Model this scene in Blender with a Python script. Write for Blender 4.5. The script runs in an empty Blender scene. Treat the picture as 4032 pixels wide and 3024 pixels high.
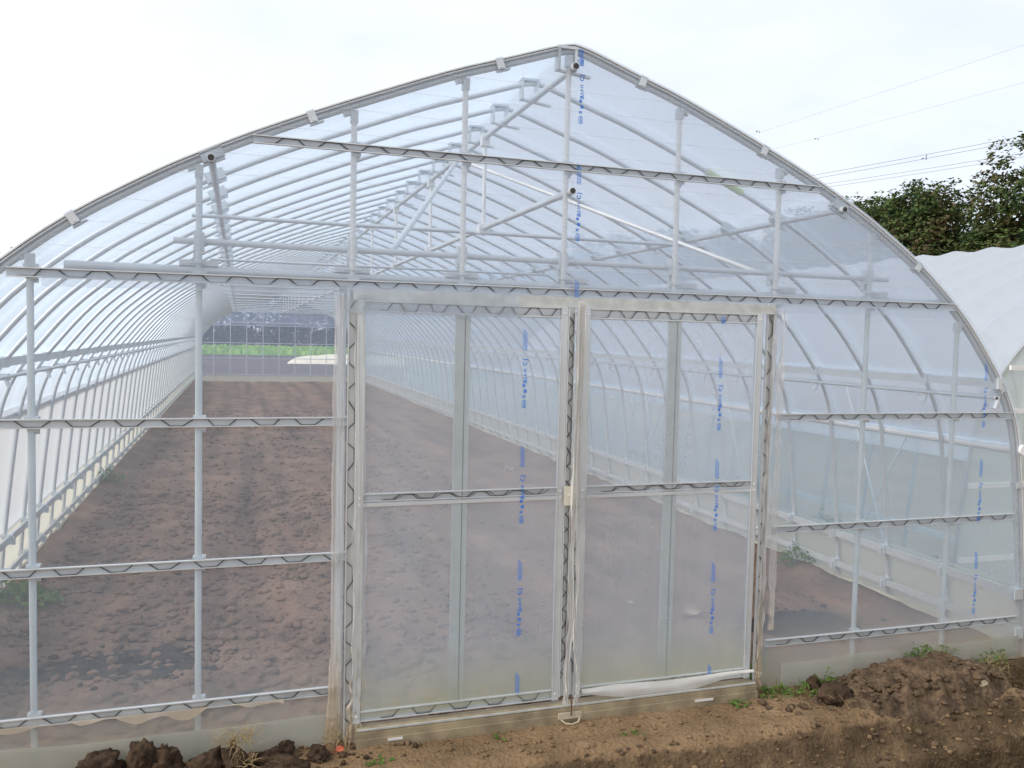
import bpy, math, random
from mathutils import Vector, Matrix, noise as mn

rnd = random.Random(11)
SC = bpy.context.scene
COL = SC.collection
R_ = math.radians
OX = 0.02                      # the greenhouse centre line
DY = 0.515                     # hoop spacing
NH = 55
YE = DY * (NH - 1)             # far end wall

# ------------------------------------------------------------------ helpers
class MB:
    """collects faces, links them as one mesh object"""
    def __init__(s): s.v = []; s.f = []; s.m = []; s.sm = []
    def add(s, vs, fs, mi=0, smooth=False):
        o = len(s.v); s.v.extend(vs)
        for f in fs: s.f.append([i + o for i in f]); s.m.append(mi); s.sm.append(smooth)
    def box(s, a, b, mi=0):
        (x0, y0, z0), (x1, y1, z1) = a, b
        s.add([(x0,y0,z0),(x1,y0,z0),(x1,y1,z0),(x0,y1,z0),(x0,y0,z1),(x1,y0,z1),(x1,y1,z1),(x0,y1,z1)],
              [(0,3,2,1),(4,5,6,7),(0,1,5,4),(1,2,6,5),(2,3,7,6),(3,0,4,7)], mi)
    def cbox(s, c, d, mi=0, rot=None):
        hx, hy, hz = d[0]/2, d[1]/2, d[2]/2
        vs = [Vector(p) for p in [(-hx,-hy,-hz),(hx,-hy,-hz),(hx,hy,-hz),(-hx,hy,-hz),(-hx,-hy,hz),(hx,-hy,hz),(hx,hy,hz),(-hx,hy,hz)]]
        if rot: vs = [rot @ v for v in vs]
        vs = [tuple(v + Vector(c)) for v in vs]
        s.add(vs, [(0,3,2,1),(4,5,6,7),(0,1,5,4),(1,2,6,5),(2,3,7,6),(3,0,4,7)], mi)
    def tube(s, pts, r, n=8, mi=0, caps=True, r1=None):
        pts = [Vector(p) for p in pts]; L = len(pts); vs = []; fs = []
        t0 = (pts[1] - pts[0]).normalized()
        up = Vector((0,0,1)) if abs(t0.z) < .9 else Vector((0,1,0))
        u = t0.cross(up).normalized()
        for i, p in enumerate(pts):
            t = (pts[min(i+1, L-1)] - pts[max(i-1, 0)]).normalized()
            u = (u - t * u.dot(t)).normalized(); w = t.cross(u)
            rr = r if r1 is None else r + (r1 - r) * i / (L - 1)
            for k in range(n):
                a = 2*math.pi*k/n
                vs.append(tuple(p + u*(rr*math.cos(a)) + w*(rr*math.sin(a))))
        for i in range(L-1):
            for k in range(n):
                fs.append((i*n+k, i*n+(k+1) % n, (i+1)*n+(k+1) % n, (i+1)*n+k))
        s.add(vs, fs, mi, True)
        if caps:
            s.add(vs[:n], [tuple(range(n-1, -1, -1))], mi); s.add(vs[-n:], [tuple(range(n))], mi)
    def strip(s, rows, mi=0, smooth=True):
        """rows of equal-length point lists -> quad sheet"""
        n = len(rows[0]); vs = [tuple(p) for r in rows for p in r]; fs = []
        for i in range(len(rows)-1):
            for k in range(n-1):
                fs.append((i*n+k, i*n+k+1, (i+1)*n+k+1, (i+1)*n+k))
        s.add(vs, fs, mi, smooth)
    def extrude(s, prof, a, b, U, V, mi=0):
        """closed profile (u,v) swept from a to b"""
        a, b, U, V = Vector(a), Vector(b), Vector(U), Vector(V); n = len(prof)
        vs = [tuple(a + U*p[0] + V*p[1]) for p in prof] + [tuple(b + U*p[0] + V*p[1]) for p in prof]
        fs = [(k, (k+1) % n, n+(k+1) % n, n+k) for k in range(n)]
        s.add(vs, fs, mi)
        s.add(vs[:n], [tuple(range(n))[::-1]], mi); s.add(vs[n:], [tuple(range(n))], mi)
    def mesh(s, name, mats):
        me = bpy.data.meshes.new(name); me.from_pydata([tuple(v) for v in s.v], [], s.f)
        for m in (mats if isinstance(mats, (list, tuple)) else [mats]): me.materials.append(m)
        me.polygons.foreach_set('material_index', s.m); me.polygons.foreach_set('use_smooth', s.sm)
        me.update(); return me
    def build(s, name, mats, parent=None, **kw):
        return link(name, s.mesh(name, mats), parent, **kw)

def link(name, me, parent=None, **kw):
    o = bpy.data.objects.new(name, me); COL.objects.link(o)
    if parent: o.parent = parent
    tag(o, **kw); return o
def tag(o, label=None, cat=None, group=None, kind=None):
    if label: o['label'] = label
    if cat: o['category'] = cat
    if group: o['group'] = group
    if kind: o['kind'] = kind
    return o
def empty(name, loc, label, cat, group=None):
    o = bpy.data.objects.new(name, None); COL.objects.link(o); o.location = loc; o.empty_display_size = .2
    return tag(o, label, cat, group)
def fbm(x, y, z, sc, oc=3):
    t = 0; a = 1
    for k in range(oc):
        t += a * mn.noise(Vector((x*sc, y*sc, z*sc))); sc *= 2.1; a *= .5
    return t
def sst(a, b, x):
    t = min(1, max(0, (x-a)/(b-a))); return t*t*(3-2*t)

# ------------------------------------------------------------------ materials
def mat(name):
    m = bpy.data.materials.new(name); m.use_nodes = True; nt = m.node_tree; nt.nodes.clear()
    out = nt.nodes.new('ShaderNodeOutputMaterial'); return m, nt, out
def N(nt, t, **kw):
    n = nt.nodes.new(t)
    for k, v in kw.items():
        if k in n.inputs: n.inputs[k].default_value = v
        else: setattr(n, k, v)
    return n
def math_(nt, op, a, b=None, clamp=False):
    n = nt.nodes.new('ShaderNodeMath'); n.operation = op; n.use_clamp = clamp
    for i, x in enumerate((a, b)):
        if x is None: continue
        if isinstance(x, (int, float)): n.inputs[i].default_value = x
        else: nt.links.new(x, n.inputs[i])
    return n.outputs[0]
def ramp(nt, fac, stops):
    r = nt.nodes.new('ShaderNodeValToRGB'); cr = r.color_ramp
    while len(cr.elements) < len(stops): cr.elements.new(.5)
    for e, (p, c) in zip(cr.elements, stops): e.position = p; e.color = (*c, 1)
    nt.links.new(fac, r.inputs[0]); return r.outputs[0]
def nz(nt, scale, detail=4, rough=.55, coord=None):
    n = N(nt, 'ShaderNodeTexNoise', Scale=scale, Detail=detail, Roughness=rough)
    if coord is None: coord = nt.nodes.new('ShaderNodeTexCoord').outputs['Object']
    nt.links.new(coord, n.inputs['Vector']); return n.outputs['Fac']

def plain(name, col, rough=.5, metal=0., var=.12, scale=14, bump=0., bscale=200, spec=.5):
    m, nt, out = mat(name); b = N(nt, 'ShaderNodeBsdfPrincipled', Roughness=rough, Metallic=metal)
    b.inputs['Specular IOR Level'].default_value = spec
    f = nz(nt, scale)
    c = ramp(nt, f, [(.3, tuple(x*(1-var) for x in col)), (.7, tuple(min(1, x*(1+var)) for x in col))])
    nt.links.new(c, b.inputs['Base Color'])
    if bump:
        bp = N(nt, 'ShaderNodeBump', Strength=bump, Distance=.01); nt.links.new(nz(nt, bscale, 3), bp.inputs['Height'])
        nt.links.new(bp.outputs[0], b.inputs['Normal'])
    nt.links.new(b.outputs[0], out.inputs[0]); return m

def film(name, h, col=(.80, .86, .95), dirt=0., dirt_z=(.0, .35), gloss=.5, streak=.12, dcol=(.62, .52, .36), fwd=.68):
    """thin plastic sheet: clear fraction falls with the slant of the view; the rest scatters"""
    m, nt, out = mat(name)
    g = nt.nodes.new('ShaderNodeNewGeometry')
    d = nt.nodes.new('ShaderNodeVectorMath'); d.operation = 'DOT_PRODUCT'
    nt.links.new(g.outputs['Normal'], d.inputs[0]); nt.links.new(g.outputs['Incoming'], d.inputs[1])
    cs = math_(nt, 'MAXIMUM', math_(nt, 'ABSOLUTE', d.outputs['Value']), .07)
    ex = math_(nt, 'DIVIDE', 1., cs)
    co = nt.nodes.new('ShaderNodeTexCoord').outputs['Object']
    mp = N(nt, 'ShaderNodeMapping'); mp.inputs['Scale'].default_value = (6, 1.2, 1.0); nt.links.new(co, mp.inputs[0])
    f1 = nz(nt, 1.3, 4, .6, mp.outputs[0]); f2 = nz(nt, 40, 3, .6, co)
    hv = math_(nt, 'ADD', math_(nt, 'MULTIPLY', f1, h*streak*2), h*(1-streak))
    hv = math_(nt, 'MULTIPLY', hv, math_(nt, 'ADD', math_(nt, 'MULTIPLY', f2, .04), .98))
    dm = None
    if dirt:
        sx = nt.nodes.new('ShaderNodeSeparateXYZ'); nt.links.new(co, sx.inputs[0])
        mr = N(nt, 'ShaderNodeMapRange'); mr.inputs['From Min'].default_value = dirt_z[1]; mr.inputs['From Max'].default_value = dirt_z[0]
        nt.links.new(sx.outputs['Z'], mr.inputs['Value'])
        dm = math_(nt, 'MULTIPLY', mr.outputs[0], math_(nt, 'ADD', math_(nt, 'MULTIPLY', nz(nt, 5, 5, .65, co), 1.3), .3), True)
        hv = math_(nt, 'ADD', hv, math_(nt, 'MULTIPLY', dm, dirt))
    hv = math_(nt, 'MINIMUM', hv, .97)
    T = math_(nt, 'POWER', math_(nt, 'SUBTRACT', 1., hv), ex); fac = math_(nt, 'SUBTRACT', 1., T, True)
    df = N(nt, 'ShaderNodeBsdfDiffuse', Color=(*col, 1)); tl = N(nt, 'ShaderNodeBsdfTranslucent', Color=(*col, 1))
    if dm is not None:
        mc = N(nt, 'ShaderNodeMixRGB', Color1=(*col, 1), Color2=(*dcol, 1)); nt.links.new(dm, mc.inputs[0])
        nt.links.new(mc.outputs[0], df.inputs[0]); nt.links.new(mc.outputs[0], tl.inputs[0])
    ms = N(nt, 'ShaderNodeMixShader', Fac=fwd); nt.links.new(df.outputs[0], ms.inputs[1]); nt.links.new(tl.outputs[0], ms.inputs[2])
    tr = N(nt, 'ShaderNodeBsdfTransparent', Color=(.985, .99, 1, 1))
    m2 = nt.nodes.new('ShaderNodeMixShader'); nt.links.new(fac, m2.inputs[0]); nt.links.new(tr.outputs[0], m2.inputs[1]); nt.links.new(ms.outputs[0], m2.inputs[2])
    gl = N(nt, 'ShaderNodeBsdfGlossy', Roughness=.22, Color=(1, 1, 1, 1))
    bp = N(nt, 'ShaderNodeBump', Strength=.06, Distance=.02); nt.links.new(f1, bp.inputs['Height'])
    fr = N(nt, 'ShaderNodeFresnel', IOR=1.45)
    m3 = nt.nodes.new('ShaderNodeMixShader'); nt.links.new(math_(nt, 'MULTIPLY', fr.outputs[0], gloss), m3.inputs[0])
    nt.links.new(m2.outputs[0], m3.inputs[1]); nt.links.new(gl.outputs[0], m3.inputs[2]); nt.links.new(m3.outputs[0], out.inputs[0])
    return m

def soil(name, cols, sc=3., bump=.5, fine=60):
    m, nt, out = mat(name); b = N(nt, 'ShaderNodeBsdfPrincipled', Roughness=.95); b.inputs['Specular IOR Level'].default_value = .15
    co = nt.nodes.new('ShaderNodeTexCoord').outputs['Object']
    a = nz(nt, sc, 6, .62, co); c = nz(nt, fine, 4, .6, co)
    f = math_(nt, 'ADD', math_(nt, 'MULTIPLY', a, .72), math_(nt, 'MULTIPLY', c, .28))
    k = ramp(nt, f, [(.30, cols[0]), (.44, cols[1]), (.58, cols[2]), (.72, cols[3])])
    nt.links.new(k, b.inputs['Base Color'])
    v = N(nt, 'ShaderNodeTexVoronoi', Scale=fine*.6); nt.links.new(co, v.inputs['Vector'])
    hh = math_(nt, 'ADD', c, math_(nt, 'MULTIPLY', v.outputs['Distance'], -.6))
    bp = N(nt, 'ShaderNodeBump', Strength=bump, Distance=.012); nt.links.new(hh, bp.inputs['Height'])
    nt.links.new(bp.outputs[0], b.inputs['Normal']); nt.links.new(b.outputs[0], out.inputs[0])
    return m, nt, k, b, co

def leafmat(name, stops, scale=.5, trans=.25):
    m, nt, out = mat(name)
    g = nt.nodes.new('ShaderNodeNewGeometry')
    f = math_(nt, 'ADD', math_(nt, 'MULTIPLY', nz(nt, scale, 3), .75), math_(nt, 'MULTIPLY', g.outputs['Random Per Island'], .3))
    c = ramp(nt, f, stops)
    d = N(nt, 'ShaderNodeBsdfDiffuse'); t = N(nt, 'ShaderNodeBsdfTranslucent'); x = N(nt, 'ShaderNodeMixShader', Fac=trans)
    nt.links.new(c, d.inputs[0]); nt.links.new(c, t.inputs[0]); nt.links.new(d.outputs[0], x.inputs[1]); nt.links.new(t.outputs[0], x.inputs[2])
    nt.links.new(x.outputs[0], out.inputs[0]); return m

M_galv = plain('galvanised_steel', (.62, .67, .70), .36, .35, .06, 7)
M_galv2 = plain('galvanised_channel', (.64, .68, .70), .38, .35, .06, 8)
M_post = plain('zinc_post', (.62, .70, .73), .40, .3, .06, 7)
M_white = plain('zinc_bright', (.80, .81, .80), .42, .25, .05, 7)
M_dark = plain('black_spring_wire', (.03, .032, .035), .5, 0, .1, 40)
M_alu = plain('dull_aluminium', (.56, .59, .58), .5, .35, .16, 18)
M_alud = plain('weathered_aluminium', (.30, .25, .165), .65, .15, .35, 9)
M_alud2 = plain('muddy_zinc', (.46, .40, .30), .6, .15, .2, 20)
M_hoop2 = plain('dull_old_pipe', (.34, .36, .38), .6, .2, .06, 8)
M_hole = plain('pipe_inside', (.05, .05, .055), .8, 0)
M_tape = plain('pale_green_tape', (.55, .68, .30), .6, 0)
M_plate = plain('cream_latch_plate', (.70, .68, .58), .45, .2, .06)
M_sill = plain('pale_wood_sill', (.52, .48, .38), .8, 0, .3, 3)
M_rope = plain('white_curtain_cord', (.78, .80, .82), .6, 0)

F_gable = film('clear_gable_film', .32, (.78, .88, 1.0), streak=.2)
F_side = film('clear_panel_film', .19, (.76, .88, 1.0), dirt=.40, dirt_z=(-.02, .42), fwd=.5)
F_door = film('hazy_door_film', .24, (.84, .92, 1.0), dirt=.25, dirt_z=(.05, .4), dcol=(.70, .69, .48), fwd=.5, streak=.16)
F_roof = film('dusty_roof_film', .30, (.68, .83, 1.0), gloss=.25, fwd=.8)
F_wall = film('milky_side_film', .54, (.72, .77, .82), gloss=.2, fwd=.6)
F_vent = film('vent_side_film', .20, (.60, .80, .92), gloss=.3)
F_skirt = film('buried_skirt_film', .80, (.64, .64, .57), gloss=.1)
F_bunch = film('bunched_film', .72, (.90, .90, .88), gloss=.3, fwd=.4)
M_stile = plain('blue_grey_stile', (.58, .64, .65), .45, .2, .06)
M_stile2 = plain('stile_seam', (.25, .29, .31), .5, .2, .08)
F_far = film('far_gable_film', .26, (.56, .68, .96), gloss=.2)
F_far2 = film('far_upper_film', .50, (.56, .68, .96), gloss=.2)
F_flap = film('crumpled_film_flap', .40, (.92, .91, .88), dirt=.75, dirt_z=(-.02, .6), dcol=(.70, .56, .38))
F_new = film('white_neighbour_film', .66, (.76, .84, .95), gloss=.2)
F_newg = film('green_grey_neighbour_gable', .55, (.74, .80, .74), gloss=.2)
F_roll = plain('rolled_white_film', (.86, .88, .9), .4, 0, .05)

m, nt, out = mat('blue_film_ink')
d = N(nt, 'ShaderNodeBsdfDiffuse', Color=(.04, .24, .80, 1)); t = N(nt, 'ShaderNodeBsdfTransparent'); x = N(nt, 'ShaderNodeMixShader', Fac=.84)
nt.links.new(t.outputs[0], x.inputs[1]); nt.links.new(d.outputs[0], x.inputs[2]); nt.links.new(x.outputs[0], out.inputs[0])
M_ink = m

# tilled soil inside, with dark patches of their own shape
M_soil_in, nt, k, b, co = soil('tilled_red_soil', [(.092, .061, .047), (.158, .104, .077), (.225, .147, .107), (.31, .213, .156)], 1.6, 1.0, 45)
mp_ = N(nt, 'ShaderNodeMapping'); mp_.inputs['Scale'].default_value = (2.2, .12, 1); nt.links.new(co, mp_.inputs[0])
st_ = ramp(nt, nz(nt, 1.0, 5, .6, mp_.outputs[0]), [(.36, (.62, .62, .64)), (.52, (1, 1, 1)), (.66, (1.22, 1.14, 1.05))])
mu_ = N(nt, 'ShaderNodeMixRGB', Fac=1.); mu_.blend_type = 'MULTIPLY'; nt.links.new(k, mu_.inputs[1]); nt.links.new(st_, mu_.inputs[2]); nt.links.new(mu_.outputs[0], b.inputs['Base Color'])
M_soil_out, nt, k, b, co = soil('dry_brown_soil', [(.115, .076, .042), (.18, .120, .067), (.245, .166, .094), (.32, .23, .135)], 2.6, 1.0, 70)
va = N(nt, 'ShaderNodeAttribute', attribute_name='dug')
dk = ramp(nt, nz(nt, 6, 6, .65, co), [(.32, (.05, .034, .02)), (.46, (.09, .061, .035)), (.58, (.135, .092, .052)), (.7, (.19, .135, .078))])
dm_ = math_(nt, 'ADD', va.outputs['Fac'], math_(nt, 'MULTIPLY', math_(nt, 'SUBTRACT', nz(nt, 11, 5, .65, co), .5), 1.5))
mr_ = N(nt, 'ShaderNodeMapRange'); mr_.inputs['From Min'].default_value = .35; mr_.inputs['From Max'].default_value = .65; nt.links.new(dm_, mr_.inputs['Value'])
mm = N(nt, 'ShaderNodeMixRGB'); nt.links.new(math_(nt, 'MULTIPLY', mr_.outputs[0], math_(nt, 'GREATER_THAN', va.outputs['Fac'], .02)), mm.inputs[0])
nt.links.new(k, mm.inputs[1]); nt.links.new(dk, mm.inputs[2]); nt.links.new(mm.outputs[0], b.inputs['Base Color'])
M_soil_heap, nt, k, b, co = soil('crumbly_heap_soil', [(.036, .025, .017), (.085, .059, .038), (.145, .10, .064), (.24, .17, .11)], 13, 1., 55)
M_soil_dark, nt, k, b, co = soil('damp_dark_soil', [(.018, .012, .009), (.042, .028, .018), (.08, .053, .034), (.15, .10, .064)], 9, .8, 60)
M_soil_patch, nt, k, b, co = soil('dark_bed_soil', [(.016, .015, .016), (.035, .031, .030), (.065, .052, .046), (.11, .082, .066)], 7, 1., 50)
M_field, nt, k, b, co = soil('far_field_soil', [(.06, .05, .05), (.085, .068, .065), (.11, .088, .08), (.15, .12, .1)], .15, .2, 3)
M_gap, nt, k, b, co = soil('pale_path_soil', [(.22, .18, .12), (.29, .24, .165), (.36, .3, .21), (.42, .36, .26)], 1.2, .3, 30)

L_tree = leafmat('tree_leaves', [(.30, (.026, .052, .036)), (.44, (.062, .105, .045)), (.56, (.115, .16, .055)), (.68, (.115, .095, .060)), (.82, (.17, .13, .08))], .55)
L_dark = leafmat('dark_wood_leaves', [(.3, (.010, .024, .020)), (.55, (.022, .044, .030)), (.8, (.045, .065, .035))], .4)
L_weed = leafmat('weed_leaves', [(.2, (.07, .13, .03)), (.6, (.14, .22, .06)), (.9, (.24, .30, .10))], 8, .35)
L_straw = leafmat('dry_straw', [(.2, (.22, .16, .08)), (.6, (.36, .28, .15)), (.9, (.5, .42, .26))], 20, .2)
L_bark = plain('bark', (.07, .055, .045), .9, 0, .3, 6, .5, 30, .1)
L_red = plain('red_leaf', (.50, .13, .06), .5, 0, .2, 60)
L_pale = plain('pale_dead_leaf', (.42, .32, .23), .7, 0, .2, 60)
L_crop = leafmat('bright_crop', [(.25, (.16, .34, .06)), (.5, (.28, .52, .10)), (.75, (.44, .62, .16))], .12, .3)
M_sheet = plain('cream_cover_sheet', (.74, .71, .58), .6, 0, .1, 2)

# ------------------------------------------------------------------ terrain
def crest(x): return -.40 - .05*sst(-.2, .7, x) + .05*sst(1.2, 2.1, x) + .012*mn.noise(Vector((x*3, 0, 0)))
def height(x, y):
    h = .010*fbm(x, y, 0, 2.0, 3) + .008*mn.noise(Vector((x*9, y*9, 1))) + .005*mn.noise(Vector((x*28, y*28, 4)))
    if y < .0:
        h -= .012
        yc = crest(x)
        d = yc - y                          # metres in front of the terrace edge
        rough = .020*fbm(x, y, 2, 9, 3)
        face = sst(.0, .15, d)
        low = -.12
        tr = sst(.95, 1.5, x + .1*mn.noise(Vector((x, y*4, 3))))
        deep = sst(.19, .28, d) * (1 - sst(.50, .58, d)) * tr
        back = sst(.40, .85, d)
        h += face*low*(1-back) + rough*face*(1-back) - .38*deep + back*.02
        h += .022*math.exp(-((d+.05)/.05)**2)          # a small lip on the edge
        h += .030*max(0, mn.noise(Vector((x*5, y*5, 9))))*sst(-.35, -.1, y)*sst(.2, -.2, x)
        if x > 2.3:                          # the dug hole beside the heap
            k = sst(2.42, 2.62, x + .06*mn.noise(Vector((0, y*9, 0)))) * sst(-.42, -.33, y) * (1 - sst(-.12, -.04, y)) * (1-sst(3.6, 4.0, x))
            h -= .26*k
    elif abs(x-OX) < 2.9 and y < YE:
        # tilled bed: lumps on the left, two faint wheel lanes
        w = 1 - sst(-1.2, .6, x)
        near = 1 - sst(2, 9, y)
        h += .035*w*near*fbm(x, y, 7, 5.5, 3) + .018*fbm(x, y, 5, 3, 2) + .03*w*near*max(0, mn.noise(Vector((x*2, y*2, 2))))
        h -= .055*math.exp(-((x+1.30-.012*y-.04*math.sin(y))/.11)**2)*sst(1.5, 4, y) + .030*math.exp(-((x-.15-.03*math.sin(y*.7))/.12)**2)*sst(2, 5, y)
        h += .022*math.exp(-((x+1.08-.012*y)/.10)**2)*sst(1.5, 4, y)
        h -= .02
        h += .05*math.exp(-((abs(x-OX)-2.85)/.12)**2)
    else:
        h += -.01
    return h
def axis(dense0, dense1, step, lo, hi, grow=1.18):
    a = []; v = dense0
    while v < dense1: a.append(v); v += step
    a.append(dense1); s = step
    up = []; v = dense1
    while v < hi: s *= grow; v += s; up.append(min(v, hi))
    s = step; dn = []; v = dense0
    while v > lo: s *= grow; v -= s; dn.append(max(v, lo))
    return dn[::-1] + a + up
xs = axis(-3.1, 3.6, .024, -900, 900)
ya = axis(-1.35, .0, .018, -60, .0)
yb = axis(.0, 2.5, .026, 0, 1200, 1.035)
ys = ya[:-1] + [0.0] + yb[1:]
ys = sorted(set(round(v, 5) for v in ys))
nx, ny = len(xs), len(ys)
verts = []
for yy in ys:
    for xx in xs:
        near = abs(xx) < 12 and -8 < yy < 60
        z = height(xx, yy) if near else -.01
        verts.append((xx, yy, z))
bank = set()
groups = {'out': [], 'in': [], 'field': [], 'gap': []}
for j in range(ny-1):
    for i in range(nx-1):
        f = (j*nx+i, j*nx+i+1, (j+1)*nx+i+1, (j+1)*nx+i)
        cx, cy = (xs[i]+xs[i+1])/2, (ys[j]+ys[j+1])/2
        if abs(cx-OX) < 2.92 and 0 < cy < YE: k = 'in'
        elif cy > YE+.4: k = 'field'
        elif cy > .25 : k = 'gap'
        else:
            k = 'out'
            if -1.05 < cy and cy < crest(cx) - .015 + .03*mn.noise(Vector((cx*7, cy*7, 2))) and cx > -.9: bank.add(len(groups['out']))
            elif cx > 2.4 and -.42 < cy < -.02: bank.add(len(groups['out']))
        groups[k].append(f)
def sub_sheet(name, faces, m):
    used = {}; vv = []
    ff = []
    for f in faces:
        q = []
        for i in f:
            if i not in used: used[i] = len(vv); vv.append(verts[i])
            q.append(used[i])
        ff.append(q)
    me = bpy.data.meshes.new(name); me.from_pydata(vv, [], ff); me.materials.append(m)
    me.polygons.foreach_set('use_smooth', [True]*len(ff)); me.update()
    o = link(name, me); o['kind'] = 'structure'; return o
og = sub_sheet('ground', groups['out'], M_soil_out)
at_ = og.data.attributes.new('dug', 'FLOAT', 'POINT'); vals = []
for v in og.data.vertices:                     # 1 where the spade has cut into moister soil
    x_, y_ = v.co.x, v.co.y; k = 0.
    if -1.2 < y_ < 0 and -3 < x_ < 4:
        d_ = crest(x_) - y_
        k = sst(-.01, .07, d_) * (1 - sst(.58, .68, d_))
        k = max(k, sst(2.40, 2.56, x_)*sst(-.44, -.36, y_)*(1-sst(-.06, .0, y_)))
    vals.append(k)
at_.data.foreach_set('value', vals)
sub_sheet('tilled_soil', groups['in'], M_soil_in)
sub_sheet('field', groups['field'], M_field)
sub_sheet('side_path', groups['gap'], M_gap)

# dark patches of soil in the bed, damp at left
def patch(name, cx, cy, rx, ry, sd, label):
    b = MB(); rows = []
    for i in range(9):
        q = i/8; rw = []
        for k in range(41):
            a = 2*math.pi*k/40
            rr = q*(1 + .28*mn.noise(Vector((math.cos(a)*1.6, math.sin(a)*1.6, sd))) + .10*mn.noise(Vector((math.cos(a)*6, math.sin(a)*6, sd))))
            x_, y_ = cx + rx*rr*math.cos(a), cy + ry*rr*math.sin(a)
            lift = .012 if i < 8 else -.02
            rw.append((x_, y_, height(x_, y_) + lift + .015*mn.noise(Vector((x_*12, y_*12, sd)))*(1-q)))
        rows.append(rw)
    b.strip(rows); o = b.build(name, M_soil_patch); tag(o, label, 'damp soil', 'damp patches in the bed'); return o
patch('dark_soil_patch', -2.05, 1.12, .52, .22, 1, 'dark damp patch of soil inside the greenhouse behind the leftmost gable post')
patch('dark_soil_patch', -1.45, .52, .22, .09, 2, 'small dark damp patch of soil inside, beside the second gable post')
patch('dark_soil_patch', 2.0, .80, .42, .24, 3, 'dark blue-grey patch on the soil inside, right of the double doors')  # dark irregular sheet laid just above the bed soil

# ------------------------------------------------------------------ hoop profile (pipe centre), one half
HALF = [(0,3.062),(.06,3.050),(.16,3.018),(.345,2.955),(.578,2.876),(1.02,2.698),(1.352,2.552),(1.572,2.442),(1.74,2.349),(2.015,2.175),(2.24,1.995),
        (2.39,1.850),(2.545,1.660),(2.64,1.530),(2.71,1.40),(2.765,1.215),(2.815,.845),(2.872,.30),(2.90,-.12)]
def cat(P, n):
    out_ = []
    for i in range(len(P)-1):
        p0, p1, p2, p3 = P[max(i-1, 0)], P[i], P[i+1], P[min(i+2, len(P)-1)]
        for k in range(n):
            t = k/n
            out_.append(tuple(.5*((2*p1[a]) + (-p0[a]+p2[a])*t + (2*p0[a]-5*p1[a]+4*p2[a]-p3[a])*t*t + (-p0[a]+3*p1[a]-3*p2[a]+p3[a])*t**3) for a in (0, 1)))
    out_.append(P[-1]); return out_
HP = cat(HALF, 3)
def prof(off=0., zmin=-.2):
    """full hoop outline left foot -> right foot, moved outward by off"""
    r = []
    for i, (x_, z_) in enumerate(HP):
        a = HP[max(i-1, 0)]; b_ = HP[min(i+1, len(HP)-1)]
        if i == 0: n_ = (0., 1.)
        else:
            tx, tz = b_[0]-a[0], b_[1]-a[1]; l = math.hypot(tx, tz); n_ = (-tz/l, tx/l)
        r.append((x_ + n_[0]*off, z_ + n_[1]*off))
    L = [(-x_, z_) for x_, z_ in r[:0:-1]]
    return [(x_+OX+.03*sst(2.0, 2.95, z_), z_) for x_, z_ in L + r if z_ >= zmin]
def zat(x_, off=0.):
    p = prof(off); x_ = x_
    for a, b_ in zip(p, p[1:]):
        if a[0] <= x_ <= b_[0]: return a[1] + (b_[1]-a[1])*(x_-a[0])/max(1e-9, b_[0]-a[0])
    return 0
def xat(z_, off=0.):
    p = [q for q in prof(off) if q[0] >= OX]
    for a, b_ in zip(p, p[1:]):
        if b_[1] <= z_ <= a[1]: return a[0] + (b_[0]-a[0])*(a[1]-z_)/max(1e-9, a[1]-b_[1])
    return p[-1][0]

# ------------------------------------------------------------------ the greenhouse
GH = empty('greenhouse', (0, 0, 0), 'large clear plastic tunnel greenhouse with a bare steel frame and double sliding doors', 'greenhouse')
PR = .0130
hb = MB(); hb.tube([(x_, 0, z_) for x_, z_ in prof()], PR, 10); hoop_me = hb.mesh('hoop', M_galv)
# clips
def ring(b, c, axis_, r0, r1, half, n=10):
    a = Vector(axis_).normalized(); b.tube([Vector(c)-a*half, Vector(c)+a*half], r1, n)
xe = xat(1.53); EZ = 1.565; EZ2 = 1.485
def eave_clip(sx):
    b = MB(); X = OX + sx*(xe-OX)
    b.cbox((X-sx*.028, 0, EZ), (.030, .075, .060)); ring(b, (X+sx*.0, 0, EZ), (0, 1, 0), 0, .024, .018)
    b.cbox((X-sx*.030, .006, EZ2-.005), (.036, .060, .034)); b.cbox((X-sx*.045, -.02, EZ2-.035), (.012, .045, .05), rot=Matrix.Rotation(.35*sx, 3, 'Y'))
    ring(b, (X-sx*.02, .012, EZ2), (1, 0, 0), 0, .016, .03); return b.mesh('eave_clip', M_galv)
def purlin_clip(sx):
    b = MB(); X = OX + sx*1.515; Z = zat(OX+1.515) 
    rot = Matrix.Rotation(sx*math.atan2(.48, 1), 3, 'Y')
    b.cbox((X, 0, Z-.008), (.090, .040, .050), rot=rot); b.cbox((X, -.0, Z-.046), (.115, .020, .008), rot=rot); return b.mesh('purlin_clip', M_galv)
def ridge_clamp():
    b = MB(); b.cbox((OX-.040, 0, 3.022), (.012, .046, .10)); b.cbox((OX+.040, 0, 3.022), (.012, .046, .10)); b.cbox((OX, 0, 3.072), (.10, .050, .012))
    b.cbox((OX+.035, 0, 2.965), (.17, .020, .010), rot=Matrix.Rotation(.12, 3, 'Y')); return b.mesh('ridge_clamp', M_galv)
def base_clip(sx, z_):
    b = MB(); X = OX + sx*(xat(z_)-OX); b.cbox((X-sx*.022, 0, z_), (.06, .058, .062)); b.cbox((X-sx*.055, .0, z_-.012), (.016, .030, .05))
    return b.mesh('base_clip', M_galv)
clips = [eave_clip(-1), eave_clip(1), purlin_clip(-1), purlin_clip(1), ridge_clamp(), base_clip(-1, .36), base_clip(1, .36), base_clip(-1, .13), base_clip(1, .13)]
for k in range(NH):
    h = link('hoop', hoop_me, GH); h.location = (0, k*DY, 0)
    if k < 30:
        for c in clips: link(c.name.split('.')[0], c, h)
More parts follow.
